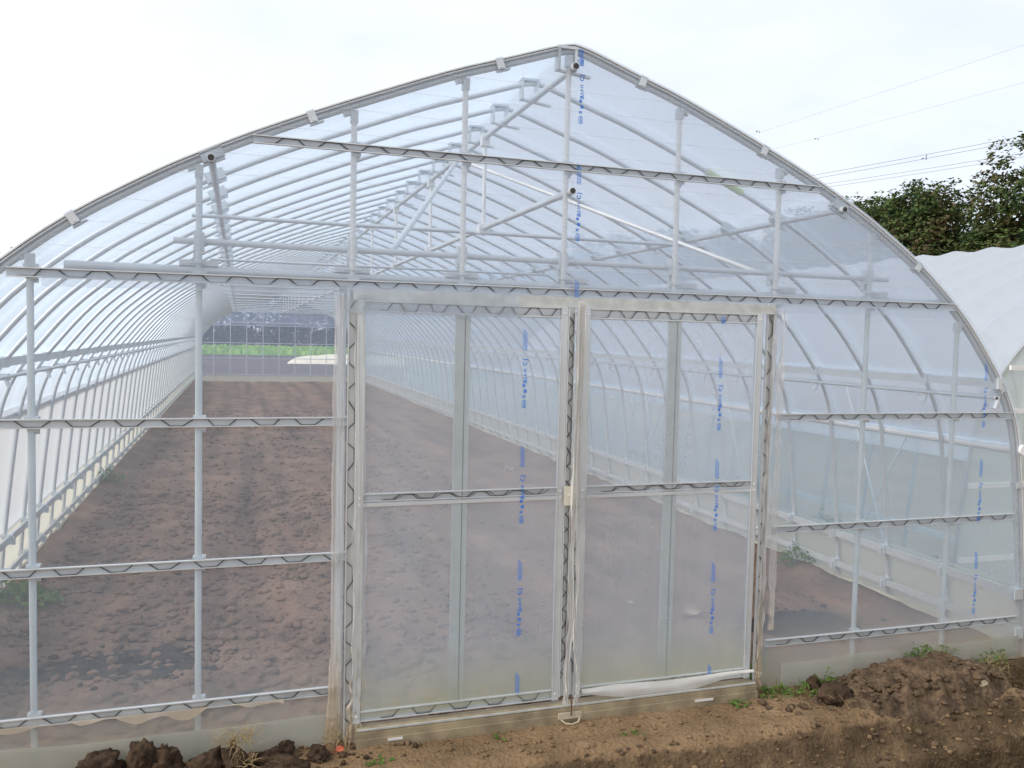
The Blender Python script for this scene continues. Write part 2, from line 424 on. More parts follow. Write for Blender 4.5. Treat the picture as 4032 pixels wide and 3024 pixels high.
# pale tape wound on one hoop
b = MB(); p = [q for q in prof() if 1.00 < q[0] < 1.30]; b.tube([(q[0], 0, q[1]) for q in p], .019, 10); t_ = link('tape_wrap', b.mesh('tape_wrap', M_tape), None)
h1 = [o for o in GH.children if o.name.startswith('hoop') and abs(o.location.y-DY) < .01][0]; t_.parent = h1

def pipe(name, pts, r, m=M_galv, n=10, hole=False):
    b = MB(); b.tube(pts, r, n)
    if hole:
        for p0, p1 in ((pts[0], pts[1]), (pts[-1], pts[-2])):
            dv = (Vector(p0)-Vector(p1)).normalized(); b.tube([Vector(p0)+dv*.0015, Vector(p0)+dv*.002], r*.8, n, 1)
    return b.build(name, [m, M_hole], GH)
RX = OX + .03
pipe('ridge_pipe', [(RX, -.05, 2.985), (RX, YE, 2.985)], .0175, hole=True)
for sx in (-1, 1):
    zp = zat(OX+1.515) - .033
    pipe('purlin_pipe', [(OX+sx*1.515, -.05, zp), (OX+sx*1.515, YE, zp)], .0165, hole=True)
    b = MB(); X = OX + sx*(xe-OX-.030); b.box((X-.009, .02, EZ-.024), (X+.009, YE, EZ+.024)); b.build('eave_rail', M_galv2, GH)
    pipe('eave_pipe', [(X-sx*.012, -.03, EZ2), (X-sx*.012, YE, EZ2)], .0105, hole=True)
    for z_, hh in ((.36, .024), (.13, .020)):
        X = OX + sx*(xat(z_)-OX-.030); b = MB(); b.box((X-.008, .03, z_-hh), (X+.008, YE, z_+hh)); b.build('base_rail', M_galv2, GH)
    # sheets on the long sides
    P = prof(.0165, -.1); side = [q for q in P if (q[0]-OX)*sx > 0]
    if sx > 0: side = side[::-1]                    # bottom -> top
    def zline(z0, z1, n): return [(OX + sx*(xat(z0+(z1-z0)*i/n, .0165)-OX), z0+(z1-z0)*i/n) for i in range(n+1)]
    lo = zline(.37, 1.24, 8); sk = zline(-.09, .40, 6)
    def sheet(name, line, m, lap=0., nyseg=2, sag=.006, y0=-.02):
        rows = []
        nseg = (NH-1)*nyseg
        for j in range(nseg+1):
            yy = (YE*j/nseg) if j else y0
            s_ = 0 if j % nyseg == 0 else sag
            rows.append([(q[0] + sx*(lap - s_*.8), yy, q[1] - s_*.6 if q[1] > 1.3 else q[1]) for q in line])
        b_ = MB(); b_.strip(rows); return b_.build(name, m, GH)
    sheet('side_film', lo, F_wall if sx < 0 else F_vent, .004)
    sheet('skirt_film', sk, F_skirt, .008)
    rl = OX + sx*(xat(1.20)-OX+.045)
    pipe('curtain_roll', [(rl, -.04, 1.19), (rl, YE, 1.19)], .030 if sx > 0 else .024, F_roll, 12)
    # white sill board on the ground along the inside
    b = MB(); X = OX + sx*2.885
    for j in range(14):
        y0 = .15 + j*2.0
        b.box((X-.010, y0, -.03), (X+.010, y0+1.80+.12*rnd.random(), .030 + .014*rnd.random()))
    b.build('sill_board', M_sill, GH)
# roof sheet over both slopes
P = [q for q in prof(.0310) if q[1] >= 1.20]
rows = []
for j in range((NH-1)*2+1):
    yy = YE*j/((NH-1)*2) if j else -.035
    s_ = 0 if j % 2 == 0 else .007
    rows.append([(q[0] - (q[0]-OX)*s_*.25, yy, q[1] - s_) for q in P])
b = MB(); b.strip(rows); b.build('roof_film', F_roof, GH)

# trusses: king posts, king pipe, ties
KZ = 2.425
pipe('king_pipe', [(RX, -.05, KZ+.005), (RX, YE, KZ+.005)], .0165, hole=True)
for i in range(17):
    yk = DY*3*(i+1) - .12
    if yk > YE-.3: break
    yk += .0
    b = MB(); b.tube([(RX, yk, 2.99), (RX, yk, KZ-.04)], .0125, 8); b.cbox((RX, yk, KZ), (.065, .055, .06)); b.cbox((RX, yk, 2.965), (.05, .05, .07)); b.build('king_post', M_white, GH)
    zt = zat(OX+1.5) - .05
    pipe('tie_pipe', [(OX-1.66, yk+.03, KZ-.02), (OX+1.60, yk+.03, KZ-.02)], .0125)
for sx in (-1, 1):
    pipe('wind_brace', [(OX, 1.98, 2.955), (OX + (.73 if sx < 0 else 1.08)*sx - (.05 if sx < 0 else 0), .045, 2.115)], .0145 if sx < 0 else .0120, M_galv if sx < 0 else M_white)

# ------------------------------------------------------------------ front wall
CH = [(-.019,0),(.019,0),(.019,.015),(.0145,.015),(.0145,.0125),(.0168,.0125),(.0168,.0025),(-.0168,.0025),(-.0168,.0125),(-.0145,.0125),(-.0145,.015),(-.019,.015)]
def channel(name, a, b_, nrm=(0,-1,0), parent=None, wide=1., m=None, wire=True, y=-.016, ph=0., amp=.0136, period=.172, slack=1.):
    """C-section film channel from a to b, open side along nrm, with its zigzag spring wire"""
    parent = parent or GH
    a, b_, nr = Vector(a), Vector(b_), Vector(nrm); d_ = (b_-a).normalized(); u = d_.cross(nr).normalized()
    if u.z < -.5 or (abs(u.z) < .5 and u.x > 0): u = -u
    o = MB(); o.extrude([(p[0]*wide, p[1]) for p in CH], a + nr*(-y-.0), b_ + nr*(-y), u, nr)
    ob = o.build(name, m or M_galv2, parent)
    if wire:
        L = (b_-a).length; pts = []; s_ = .03 + ph; st = 0; up = amp*wide
        seq = [(.0, -1), (.052, -1), (.086, 1), (.138, 1)]
        while s_ < L-.02:
            for q, g in seq:
                ss = s_ + q*period/.172 + rnd.uniform(-.006, .006)
                if ss > L-.015: break
                pts.append(a + d_*ss + u*(g*up*rnd.uniform(1.0, 1.1)) + nr*(-y+.0098))
            s_ += period
        if len(pts) > 2:
            w = MB(); w.tube(pts, .0022, 5); w.build('spring_wire', M_dark, ob)
    return ob
rail_specs = [((-1.335, 0, 2.54), (1.40, 0, 2.54), .9), ((-2.222, 0, 1.966), (2.296, 0, 1.978), 1.0),
              ((-2.745, 0, 1.388), (-.945, 0, 1.388), .95), ((1.195, 0, 1.388), (2.745, 0, 1.388), .95),
              ((-2.80, 0, .808), (-.945, 0, .806), .95), ((1.195, 0, .813), (2.80, 0, .813), .95),
              ((-2.84, 0, .218), (-.955, 0, .220), .95), ((1.185, 0, .226), (2.86, 0, .218), .95)]
for i, (a, b_, w) in enumerate(rail_specs):
    channel('film_rail', a, b_, wide=w, ph=rnd.random()*.08)
# rails get short bright end clips
# gable posts
PX_ = [(-1.888, -2.1), (-1.356, 0), (-.817, 0), (-.393, 0), (.030, 0), (.533, 0), (1.034, 0), (1.538, 0), (2.066, 0)]
PX_ = [-2.146, -1.541, -.928, -.4466, .034, .606, 1.175, 1.748, 2.347]
RAILZ = [2.54, 1.972, 1.388, .81, .22]
for i, px in enumerate(PX_):
    top = zat(px) - .02; door = 2 <= i <= 6
    b = MB(); b.tube([(px, 0, 2.0 if door else -.08), (px, 0, top)], PR, 10)
    if not door:
        for zj in (1.66 if i in (1, 7) else 1.60, .62): b.tube([(px, 0, zj), (px, 0, zj+.004)], PR+.0012, 10)
        b.tube([(px, 0, .62), (px, 0, 1.6)], PR+.0008, 10, 0, False)
    else:
        b.tube([(px, 0, 2.13 + .28), (px, 0, 2.134+.28)], PR+.001, 10)
    ob = b.build('gable_post', M_white if door else M_post, GH)
    c = MB()                                  # cap bracket under the hoop
    c.cbox((px, .0, top-.024), (.031, .032, .050)); sgn = -1 if px < OX else 1
    c.cbox((px+sgn*.028, .004, top-.012), (.036, .020, .020), rot=Matrix.Rotation(sgn*.4, 3, 'Y')); c.tube([(px+sgn*.026, -.012, top-.016), (px+sgn*.026, -.008, top-.016)], .006, 8); c.build('cap_bracket', M_galv, ob)
    c = MB()
    for z_ in RAILZ:
        if z_ > top - .05 or (door and z_ < 1.9): continue
        if z_ > 2.5 and abs(px) > 1.3: continue
        c.cbox((px+.004, -.002, z_+.022), (.050, .030, .010)); c.cbox((px+.008, -.004, z_-.024), (.040, .026, .014)); c.cbox((px+.016, .014, z_-.030), (.020, .012, .026))
    if 1 <= i <= 7: c.cbox((px, .02, 2.118), (.040, .05, .075)); c.cbox((px-.012, .03, 2.075), (.020, .03, .05))
    c.build('post_clamp', M_galv, ob)
# two cross pipes behind the posts
b = MB(); b.tube([(-1.64, .040, 2.122), (1.90, .040, 2.112)], .0135, 10); o = b.build('cross_pipe', M_galv, GH)
b = MB(); b.tube([(-2.03, .012, 2.003), (2.235, .012, 1.998)], .0180, 12)
for px in PX_[1:8]:
    b.cbox((px+(.05 if px > 0 else .0), .010, 2.032), (.15, .020, .024))
    b.tube([(px-.035, -.02, 2.030), (px+.035, -.02, 2.030)], .003, 6)
o = b.build('door_hanging_pipe', M_galv, GH)

# arch channel on the hoop's outer face
b = MB(); A0 = prof(.0135); A1 = prof(.0260)
for (a, c) in zip(range(len(A0)-1), range(1, len(A0))):
    pass
def arch_band(name, o0, o1, y0, y1, m, zmin=-.02):
    q0, q1 = prof(o0), prof(o1); b_ = MB()
    r = [[(q0[i][0], y0, q0[i][1]) for i in range(len(q0))], [(q1[i][0], y0, q1[i][1]) for i in range(len(q0))],
         [(q1[i][0], y1, q1[i][1]) for i in range(len(q0))], [(q0[i][0], y1, q0[i][1]) for i in range(len(q0))], [(q0[i][0], y0, q0[i][1]) for i in range(len(q0))]]
    b_.strip(r, 0, False); return b_
ab = arch_band('arch_channel', .0140, .0200, -.020, .012, M_galv2)
q = arch_band('x', .0240, .0300, -.024, .012, M_galv2)
ab.v, ab.f, ab.m, ab.sm = ab.v + q.v, ab.f + [[i+len(ab.v) for i in f] for f in q.f], ab.m + q.m, ab.sm + q.sm
arch = ab.build('arch_channel', M_white, GH)
gv = arch_band('channel_groove', .0202, .0238, -.008, .010, M_galv2); gv.build('channel_groove', plain('channel_groove', (.46, .48, .50), .6, .1), arch)
for (cx, cz) in [(-2.055, 2.18), (-1.08, 2.67), (-.31, 2.975), (.37, 2.955), (1.03, 2.70), (2.02, 2.19), (2.66, 1.55), (-2.66, 1.55), (2.80, 1.0)]:
    # nearest hoop point
    pp = prof(); i = min(range(1, len(pp)-1), key=lambda k_: (pp[k_][0]-cx)**2 + (pp[k_][1]-cz)**2)
    tx, tz = pp[i+1][0]-pp[i-1][0], pp[i+1][1]-pp[i-1][1]; ang = -math.atan2(tz, tx)
    c = MB(); rt = Matrix.Rotation(ang, 3, 'Y'); nn = rt @ Vector((0, 0, 1))
    c.cbox(Vector((pp[i][0], -.006, pp[i][1])) + nn*.009, (.034, .040, .050), rot=rt); c.cbox(Vector((pp[i][0]+.012, -.006, pp[i][1])) - nn*.017, (.060, .026, .006), rot=rt); c.tube([Vector((pp[i][0], -.030, pp[i][1])) - nn*.008, Vector((pp[i][0], -.026, pp[i][1])) - nn*.008], .005, 8)
    c.build('arch_clamp', M_galv, arch)

# front film sheets: outline polygons filled as grids of columns between a floor line and the arch
def wall_sheet(name, x0, x1, zlo, zhi_fn, m, y=-.0232, n=60, nz_=10, wav=.0008):
    rows = []
    for j in range(nz_+1):
        rw = []
        for i in range(n+1):
            xx = x0 + (x1-x0)*i/n; zt = zhi_fn(xx); zl = zlo(xx) if callable(zlo) else zlo
            z_ = zl + (max(zt, zl+1e-4)-zl)*j/nz_
            rw.append((xx, y + wav*mn.noise(Vector((xx*4, z_*2.2, 3))), z_))
        rows.append(rw)
    b_ = MB(); b_.strip(rows); return b_.build(name, m, GH)
AR = lambda xx: zat(xx, .021)
def lim(lo_, hi_): return lambda xx: min(hi_, AR(xx))
g_up = wall_sheet('gable_film', OX-xat(1.96, .021)+2*0+OX-.0, xat(1.96, .021), 1.955, AR, F_gable, n=90)
wall_sheet('lap_film', -2.1, 2.25, lambda xx: 1.915 + .010*mn.noise(Vector((xx*2, 0, 0))), lambda xx: 1.962, F_gable, y=-.040, n=60, nz_=2, wav=.004)
def inner_x(sx, z_): return OX + sx*(xat(z_, .021)-OX)
def panel(name, sx, xin, m, y):
    rows = []
    for j in range(41):
        z_ = -.10 + (1.96+.10)*j/40; xo = inner_x(sx, z_); rw = []
        for i in range(31):
            xx = xin + (xo-xin)*i/30
            rw.append((xx, y + .0008*mn.noise(Vector((xx*3, z_*2, 5))) + (.006*mn.noise(Vector((xx*14, z_*9, 2)))*sst(.3, .1, z_)), z_))
        rows.append(rw)
    b_ = MB(); b_.strip(rows); return b_.build(name, m, GH)
panel('left_panel_film', -1, -.94, F_side, -.0232)
pr = panel('right_panel_film', 1, 1.16, F_side, -.0232)
# lower skirt folded along the ground on both sides of the doors
for sx, x0, x1 in ((-1, -2.85, -.97), (1, 1.28, 2.88)):
    rows = []
    for j in range(5):
        z_ = -.05 + .165*j/4
        rows.append([(x0+(x1-x0)*i/40, -.030 + .003*mn.noise(Vector((i*.3, j, 1))), z_ + (.012*mn.noise(Vector((i*.12, 0, 4))) if j == 4 else 0)) for i in range(41)])
    b = MB(); b.strip(rows); b.build('base_film_strip', F_skirt, GH)
# torn edge of film hanging below the lowest left rail
rows = []
for j in range(4):
    rows.append([(-2.3+1.1*i/44, -.046-.006*j*abs(mn.noise(Vector((i*.35, 7, 0)))), .215 - j*.012*max(0, .4+2.2*mn.noise(Vector((i*.16, 3, 0))))) for i in range(45)])
b = MB(); b.strip(rows); b.build('film_tatter', F_flap, GH)

# door posts: vertical channels either side of the opening
def vpost(x_, z0, z1, name='door_post', ph=0., flap=None, w=1.0):
    o = channel(name, (x_, 0, z0), (x_, 0, z1), wide=w, ph=ph, y=-.030)
    return o
pl = vpost(-.929, -.02, 1.955); prr = vpost(1.128, .0, 1.955, ph=.06)
b = MB(); b.box((-.985, -.012, -.05), (-.952, .012, 1.95)); b.build('door_jamb', M_galv, GH)
b = MB(); b.box((1.088, -.010, -.02), (1.108, .014, 1.95)); b.build('door_jamb', M_galv, GH)
def ribbon(name, line, width, m, sd, amp=.012, n=110, fold=.008, y=-.055):
    """hanging strip of loose film along a vertical line [(x,z,width)...]"""
    rows = []
    for j in range(n+1):
        t = j/n; s_ = t*(len(line)-1); i = min(int(s_), len(line)-2); f = s_-i
        cx = line[i][0]+(line[i+1][0]-line[i][0])*f; cz = line[i][1]+(line[i+1][1]-line[i][1])*f; ww = line[i][2]+(line[i+1][2]-line[i][2])*f
        rw = []; ww *= .85 + .5*mn.noise(Vector((t*14, sd, 2)))
        for k in range(11):
            q = k/10-.5
            rw.append((cx + q*ww + amp*.5*mn.noise(Vector((sd, t*7, 0))) + .003*mn.noise(Vector((t*26, k*.4, sd))), y + fold*math.sin(q*17 + 5*mn.noise(Vector((t*7, sd, 1)))) + .01*mn.noise(Vector((t*4, k*.3, sd))) + .006*mn.noise(Vector((t*30, k*.5, sd))), cz))
        rows.append(rw)
    b_ = MB(); b_.strip(rows); return b_.build(name, m, GH)
ribbon('loose_film_strip', [(-.900, 1.93, .06), (-.890, 1.2, .055), (-.888, .5, .070), (-.890, .28, .072), (-.898, .14, .068), (-.908, .04, .075), (-.925, -.04, .05)], 0, F_flap, 3)
ribbon('loose_film_strip', [(-.985, 1.93, .05), (-.985, 1.0, .06), (-.985, .4, .05), (-.992, .12, .07), (-1.0, .0, .08), (-1.0, -.05, .085)], 0, F_flap, 9, y=-.043, fold=.004)
ribbon('loose_film_strip', [(1.150, 1.93, .035), (1.135, 1.2, .035), (1.130, .6, .04), (1.128, .1, .035), (1.120, -.01, .03)], 0, F_flap, 5)
ribbon('loose_film_strip', [(1.20, 1.93, .05), (1.195, 1.0, .05), (1.20, .3, .05)], 0, F_flap, 6, y=-.043, fold=.003)
# header above the doors and the creased film over it
b = MB(); b.box((-.93, -.052, 1.906), (1.150, -.046, 1.950)); b.box((-.93, -.058, 1.903), (1.150, -.040, 1.9055)); b.build('door_header', M_alu, GH)
rows = []
for j in range(7):
    rows.append([(-.95+.75*i/50, -.064 - .010*abs(mn.noise(Vector((i*.25+j*.5, 0, 1)))), 1.965-.020*j + .012*mn.noise(Vector((i*.15, j*.3, 2)))) for i in range(51)])
b = MB(); b.strip(rows); b.build('creased_film', F_gable, GH)

# ---- sliding doors
def door(x0, x1, cst, wire_side, name='sliding_door', z0=.075, z1=1.905, y=-.060):
    """frame mesh is the door; stiles, rails, films, wires are its parts"""
    fr = MB(); D = .020
    sw = .032
    fr.box((x0, y, z0), (x0+sw, y+D, z1)); fr.box((x1-sw, y, z0), (x1, y+D, z1))
    fr.box((x0+sw, y+.0165, z1-.052), (x1-sw, y+D-.001, z1)); fr.box((x0+sw, y+.0165, z0), (x1-sw, y+D-.001, z0+.050))
    fr.cbox((x0+sw+.0012, y-.001, 1.0), (.002, .004, 1.6)); fr.cbox((x1-sw-.0012, y-.001, 1.0), (.002, .004, 1.6))
    dr = fr.build(name, M_alu if False else M_galv, GH)
    st = MB(); st.box((cst-.036, y+.006, z0+.05), (cst+.006, y+.018, z1-.053)); st.box((cst+.0062, y+.009, z0+.05), (cst+.0105, y+.016, z1-.053), 1); st.box((cst+.0107, y+.007, z0+.05), (cst+.032, y+.018, z1-.053)); st.build('door_stile', [M_stile, M_stile2], dr)
    mr = MB(); mr.box((x0+sw, y+.001, 1.022), (x1-sw, y+.019, 1.036)); mr.build('door_midrail', M_galv, dr)
    for zc, ww, ph_, pe in ((1.061, .9, .05, .165), (z1-.026, 1.25, .02, .125), (z0+.028, 1.2, .06, .165)):
        channel('door_channel', (x0+sw+.002, 0, zc), (x1-sw-.002, 0, zc), parent=dr, wide=ww, y=y+.0155, ph=ph_, period=pe)
    def zig(a, b_, amp, per, yy, u=(0, 0, 1), r=.0020, nm='spring_wire', jit=.008):
        a, b_, u = Vector(a), Vector(b_), Vector(u); L = (b_-a).length; d_ = (b_-a).normalized(); s_ = .02; pts = []
        while s_ < L:
            for q, g in ((0, -1), (.30, -1), (.5, 1), (.80, 1)):
                ss = s_ + q*per + rnd.uniform(-jit, jit)
                if ss < L: p_ = a + d_*ss + u*(g*amp*rnd.uniform(.85, 1.1)); pts.append((p_.x, yy-.003*rnd.random(), p_.z))
            s_ += per
        w_ = MB(); w_.tube(pts, r, 5); return w_.build(nm, M_dark, dr)
    zig((x0+.10, 0, 1.060), (x1-.06, 0, 1.060), .010, .170, y+.004, r=.0014)
    # rivets
    rv = MB()
    for xx in (x0+.016, x1-.016):
        for z_ in (z0+.03, 1.03, 1.06, z1-.03): rv.tube([(xx, y-.003, z_), (xx, y+.001, z_)], .005, 8)
    rv.build('rivets', M_white, dr)
    for yy, e in ((y+.0045, .0), (y+.022, .004)):
        rows = []
        for j in range(31):
            z_ = z0+.02+e + (z1-.02-z0)*j/30*.99
            rows.append([(x0+.006+(x1-x0-.012)*i/20, yy, z_) for i in range(21)])
        f_ = MB(); f_.strip(rows); f_.build('door_film', F_door, dr)
    return dr, zig
dl, zigl = door(-.912, .040, -.449, 1)
dr_, zigr = door(.118, 1.072, .595, -1)
# edge channels of the two doors, where they meet
c1 = channel('edge_channel', (.058, 0, .09), (.058, 0, 1.90), parent=dl, wide=.85, y=-.050, ph=.02, period=.15)
c2 = channel('edge_channel', (.102, 0, .09), (.102, 0, 1.90), parent=dr_, wide=.75, y=-.048, ph=.08, period=.15)
zigl((.058, 0, .15), (.058, 0, 1.88), .0105, .145, -.0615, u=(1, 0, 0), r=.0014)
# latch plate and handle
b = MB(); b.box((.036, -.078, .995), (.094, -.0745, 1.085)); b.tube([(.062, -.083, 1.043), (.062, -.078, 1.043)], .006, 10); b.build('latch_plate', M_plate, dl)
b = MB(); b.box((.100, -.080, .935), (.122, -.068, .985)); b.tube([(.112, -.085, .98), (.112, -.085, 1.0)], .004, 6); b.build('latch_hook', M_galv, dr_)
# bundles of loose film hanging where the doors meet
ribbon('loose_film_strip', [(.086, 1.93, .040), (.085, 1.6, .046), (.080, 1.3, .036), (.080, .9, .034), (.078, .6, .036), (.074, .35, .042), (.068, .12, .040), (.064, .06, .034)], 0, F_bunch, 21, amp=.020, fold=.008, y=-.092)
ribbon('loose_film_strip', [(.100, 1.92, .018), (.098, 1.5, .020), (.094, 1.0, .022), (.100, .6, .014), (.096, .38, .016), (.110, .26, .03), (.122, .17, .022), (.112, .08, .03), (.120, .02, .012)], 0, F_bunch, 33, fold=.006, y=-.100)
# flap along the bottom of the right door
rows = []
for i in range(61):
    t = i/60; xx = .145 + .93*t; w_ = (.022+.046*math.sin(min(1, t*3)*1.57))*(1-.75*sst(.55, 1, t)); zt = .125 + .004*math.sin(t*9)
    rows.append([(xx, -.085-.012*math.sin(k/6*3.1)-.006*mn.noise(Vector((t*8, k*.4, 0))), zt - w_*k/6) for k in range(7)])
b = MB(); b.strip(rows); b.build('loose_film_flap', F_bunch, dr_)

# sliding track and stop
b = MB()
b.box((-.900, -.100, .046), (1.085, -.030, .058)); b.box((-.900, -.108, .020), (1.085, -.102, .052)); b.box((-.900, -.118, -.02), (1.085, -.110, .026)); b.box((-.900, -.110, .000), (1.085, -.060, .014))
b.build('door_track', M_alud, GH)
b = MB(); b.box((-.895, -.104, .0585), (1.08, -.098, .066)); b.build('track_rib', M_alu, GH)
b = MB(); b.box((.018, -.128, .012), (.132, -.119, .040))
b.tube([(.03, -.126, .010), (.05, -.140, -.004), (.08, -.144, -.008), (.11, -.140, -.003), (.124, -.126, .010)], .0045, 8); b.build('door_stop', M_alud2, GH)
b = MB(); b.tube([(.078, -.126, .10), (.081, -.128, .06), (.078, -.130, .028)], .0035, 6); b.build('stop_hook', plain('rusty_hook', (.10, .05, .03), .8), GH)
for x_, w_ in ((-.735, .065), (.78, .10)):
    b = MB(); b.box((x_-w_/2, -.123, .012), (x_+w_/2, -.119, .022)); b.build('track_clip', M_white, GH)

# fine reinforcing threads across the gable
for k in range(9):
    z_ = 2.06 + .105*k + rnd.uniform(-.02, .02); xo = xat(z_) - .02; pts = []
    for i in range(31):
        xx = 2*OX - xo + (2*xo-2*OX)*i/30
        if abs(xx) < 9: pts.append((xx, -.0255, z_ + .012*mn.noise(Vector((xx*1.5, k, 0)))))
    b = MB(); b.tube(pts, .0006, 4); b.build('reinforcing_thread', M_white, g_up)

# ---- blue printing on the film
def text_mesh(body, size, ch=1.):
    cu = bpy.data.curves.new('film_print', 'FONT'); cu.body = body; cu.size = size; cu.align_x = 'LEFT'; cu.resolution_u = 2; cu.space_character = ch
    o = bpy.data.objects.new('film_print', cu); COL.objects.link(o)
    dg = bpy.context.evaluated_depsgraph_get(); dg.update(); me = bpy.data.meshes.new_from_object(o.evaluated_get(dg))
    vs = [v.co.copy() for v in me.vertices]; fs = [list(p.vertices) for p in me.polygons]
    bpy.data.objects.remove(o); bpy.data.curves.remove(cu); bpy.data.meshes.remove(me); return vs, fs
pb = MB()
def put(body, size, at_, base, ch=1., bold=0.):
    """text runs upward: local x -> z, local y -> -x"""
    vs, fs = text_mesh(body, size, ch)
    pb.add([(-(v.y+base), 0, v.x+at_) for v in vs], fs)
    for q in (.0004, .0009): pb.add([(-(v.y+base)+q, .0002, v.x+at_-q) for v in vs], fs)
    if bold: pb.add([(-(v.y+base)+bold, -.0003, v.x+at_+bold) for v in vs], fs)
# capsule logo
r0, r1 = .0112, .0088
def capsule(r, h): return [(r*math.cos(a), h+r*math.sin(a)) for a in [math.pi*i/10 for i in range(11)]] + [(r*math.cos(a), r*math.sin(a)) for a in [math.pi+math.pi*i/10 for i in range(11)]]
o_, i_ = capsule(r0, .0146), capsule(r1, .0146)
n_ = len(o_); pb.add([(x_, 0, z_+.0112) for x_, z_ in o_] + [(x_, 0, z_+.0112) for x_, z_ in i_], [(k, (k+1) % n_, n_+(k+1) % n_, n_+k) for k in range(n_)])
put('DFO', .0150, .0040, -.0055, .92, .0006)
put('花', .0155, .0450, -.0035, 1., .0009); put('野', .0175, .0685, -.0110, 1., .0009); put('果', .0155, .0945, -.0035, 1., .0009)
put('透人', .0165, .1110, -.0075, .95, .0005); pb.box((.0105, -.0004, .1115), (.0125, .0004, .1400))
put('0.15', .0185, .1455, -.0075, 1., .0007); put('CJ', .0275, .1910, -.0100, 1.35, .0010)
rr = random.Random(4)
for row_, xx in enumerate((-.0070, .0000, .0070)):         # rows of fine print, too small to read
    z_ = .259
    while z_ < .357 - .008*row_:
        w_ = rr.uniform(.0014, .0032); pb.box((xx-.0026, -.0003, z_), (xx+rr.uniform(.0008, .0026), .0003, z_+w_)); z_ += w_ + rr.uniform(.0010, .0024)
print_me = pb.mesh('film_print', M_ink)
def clipped(z0, z1):
    c = MB()
    for f in pb.f:
        if all(z0 < pb.v[i][2] < z1 for i in f): c.add([pb.v[i] for i in f], [tuple(range(len(f)))])
    return c.mesh('film_print', M_ink)
def prints(parent, x_, zs, y, me=None):
    for z_ in zs: o = link('film_print', me or print_me, parent); o.location = (x_, y, z_)
prints(g_up, .088, [2.207], -.0270); prints(g_up, .088, [2.737], -.0270, clipped(-1, .29)); prints(g_up, .088, [1.676], -.0405, clipped(.255, 1))
prints(g_up, .083, [2.737], -.0290, clipped(.255, .333))
prints(dl, -.164, [1.444, .918, .398], -.0625); prints(dl, -.164, [-.128], -.0625, clipped(.235, 1))
prints(dr_, .842, [1.330, .836, .322], -.0625); prints(dr_, .846, [1.850], -.0625, clipped(-1, .04)); prints(dr_, .840, [-.19], -.0625, clipped(.3, 1))
prints(pr, 2.538, [1.322, .790, .272], -.0270)

# ---- far end wall
for k in range(9):
    xx = -2.23 + .555*k; b = MB(); b.tube([(xx, YE+.03, -.1), (xx, YE+.03, zat(xx))], .0115, 6); b.build('end_post', M_white, GH)
for z_ in (1.95, 1.33, .79, .21):
    xo = xat(z_)-.02; b = MB(); b.box((2*OX-xo, YE+.016, z_-.012), (xo, YE+.018, z_+.012)); b.build('end_rail', M_white, GH)
b = MB(); b.tube([(-1.6, YE-.05, 2.06), (1.9, YE-.05, 2.06)], .014, 6); b.build('end_cross_pipe', M_galv, GH)
for sx in (-1, 1): pipe('wind_brace', [(OX, YE-2.0, 2.955), (OX+sx*1.05, YE-.06, 2.05)], .014)
def end_sheet(name, z0, z1, m):
    rows = []
    for j in range(13):
        z_ = z0+(z1-z0)*j/12; xo = xat(z_, .01) if z_ < 3.05 else OX
        rows.append([(2*OX-xo+(2*xo-2*OX)*i/12, YE+.006, z_) for i in range(13)])
    b_ = MB(); b_.strip(rows); return b_.build(name, m, GH)
end_sheet('end_film', .16, 1.95, F_far); end_sheet('end_gable_film', 1.952, 3.06, F_far2); end_sheet('end_skirt_film', -.1, .20, F_skirt)

# ------------------------------------------------------------------ the neighbouring tunnel
NX, NY, NL = 6.52, 1.18, 22
NT = empty('polytunnel', (0, 0, 0), 'white film covered tunnel standing right of the clear greenhouse', 'polytunnel')
def nprof(off=0., s=.935): return [((q[0]-OX) + NX, q[1]*s) for q in prof(off) if q[1] > -.1]
P = nprof(.0165); rows = []
up = [q for q in P if q[1] > .92]
for j in range(2*NL*3+1):
    t = j/6; yy = NY + t*.50; ph = (t % 1)
    s_ = .034*math.sin(math.pi*ph)**1.3
    rows.append([(q[0] - (q[0]-NX)/2.7*s_*.6, yy, q[1] - s_*sst(1.2, 2.2, q[1])) for q in up])
b = MB(); b.strip(rows); b.build('roof_film', F_new, NT)
for sx in (-1, 1):
    side = [q for q in P if (q[0]-NX)*sx > 0 and q[1] <= .95]
    b = MB(); b.strip([[(q[0], NY+NL*j/4, q[1]) for q in side] for j in range(5)]); b.build('side_film', F_vent, NT)
    b = MB(); X = NX+sx*2.72
    for z_ in (1.45, .95, .32, .10): b.box((X+sx*.05*(1.45-z_)-.01, NY, z_-.022), (X+sx*.05*(1.45-z_)+.01, NY+NL, z_+.022))
    b.build('side_rail', M_galv, NT)
    for k in range(11):                                        # crossed side braces
        b = MB(); y0 = NY+.4+2.0*k; X2 = NX+sx*2.80
        b.tube([(X2, y0, 1.42), (X2+sx*.08, y0+.7, .02)], .008, 6); b.build('side_brace', M_galv, NT)
        b = MB(); b.tube([(X2, y0+.95, 1.42), (X2+sx*.08, y0+.25, .02)], .008, 6); b.build('side_brace', M_galv, NT)
b = MB(); b.tube([(x_, 0, z_) for x_, z_ in nprof()], .013, 8); nh = b.mesh('hoop', M_hoop2)
for k in range(NL*2+1):
    o = link('hoop', nh, NT); o.location = (0, NY+k*.5, 0)
rows = []
for j in range(13):
    z_ = -.05+2.9*j/12; xo = xat(z_/.935, .01) if z_ < 2.84 else OX
    rows.append([(NX-(xo-OX)+2*(xo-OX)*i/12, NY-.02, z_) for i in range(13)])
b = MB(); b.strip(rows); b.build('gable_film', F_newg, NT)
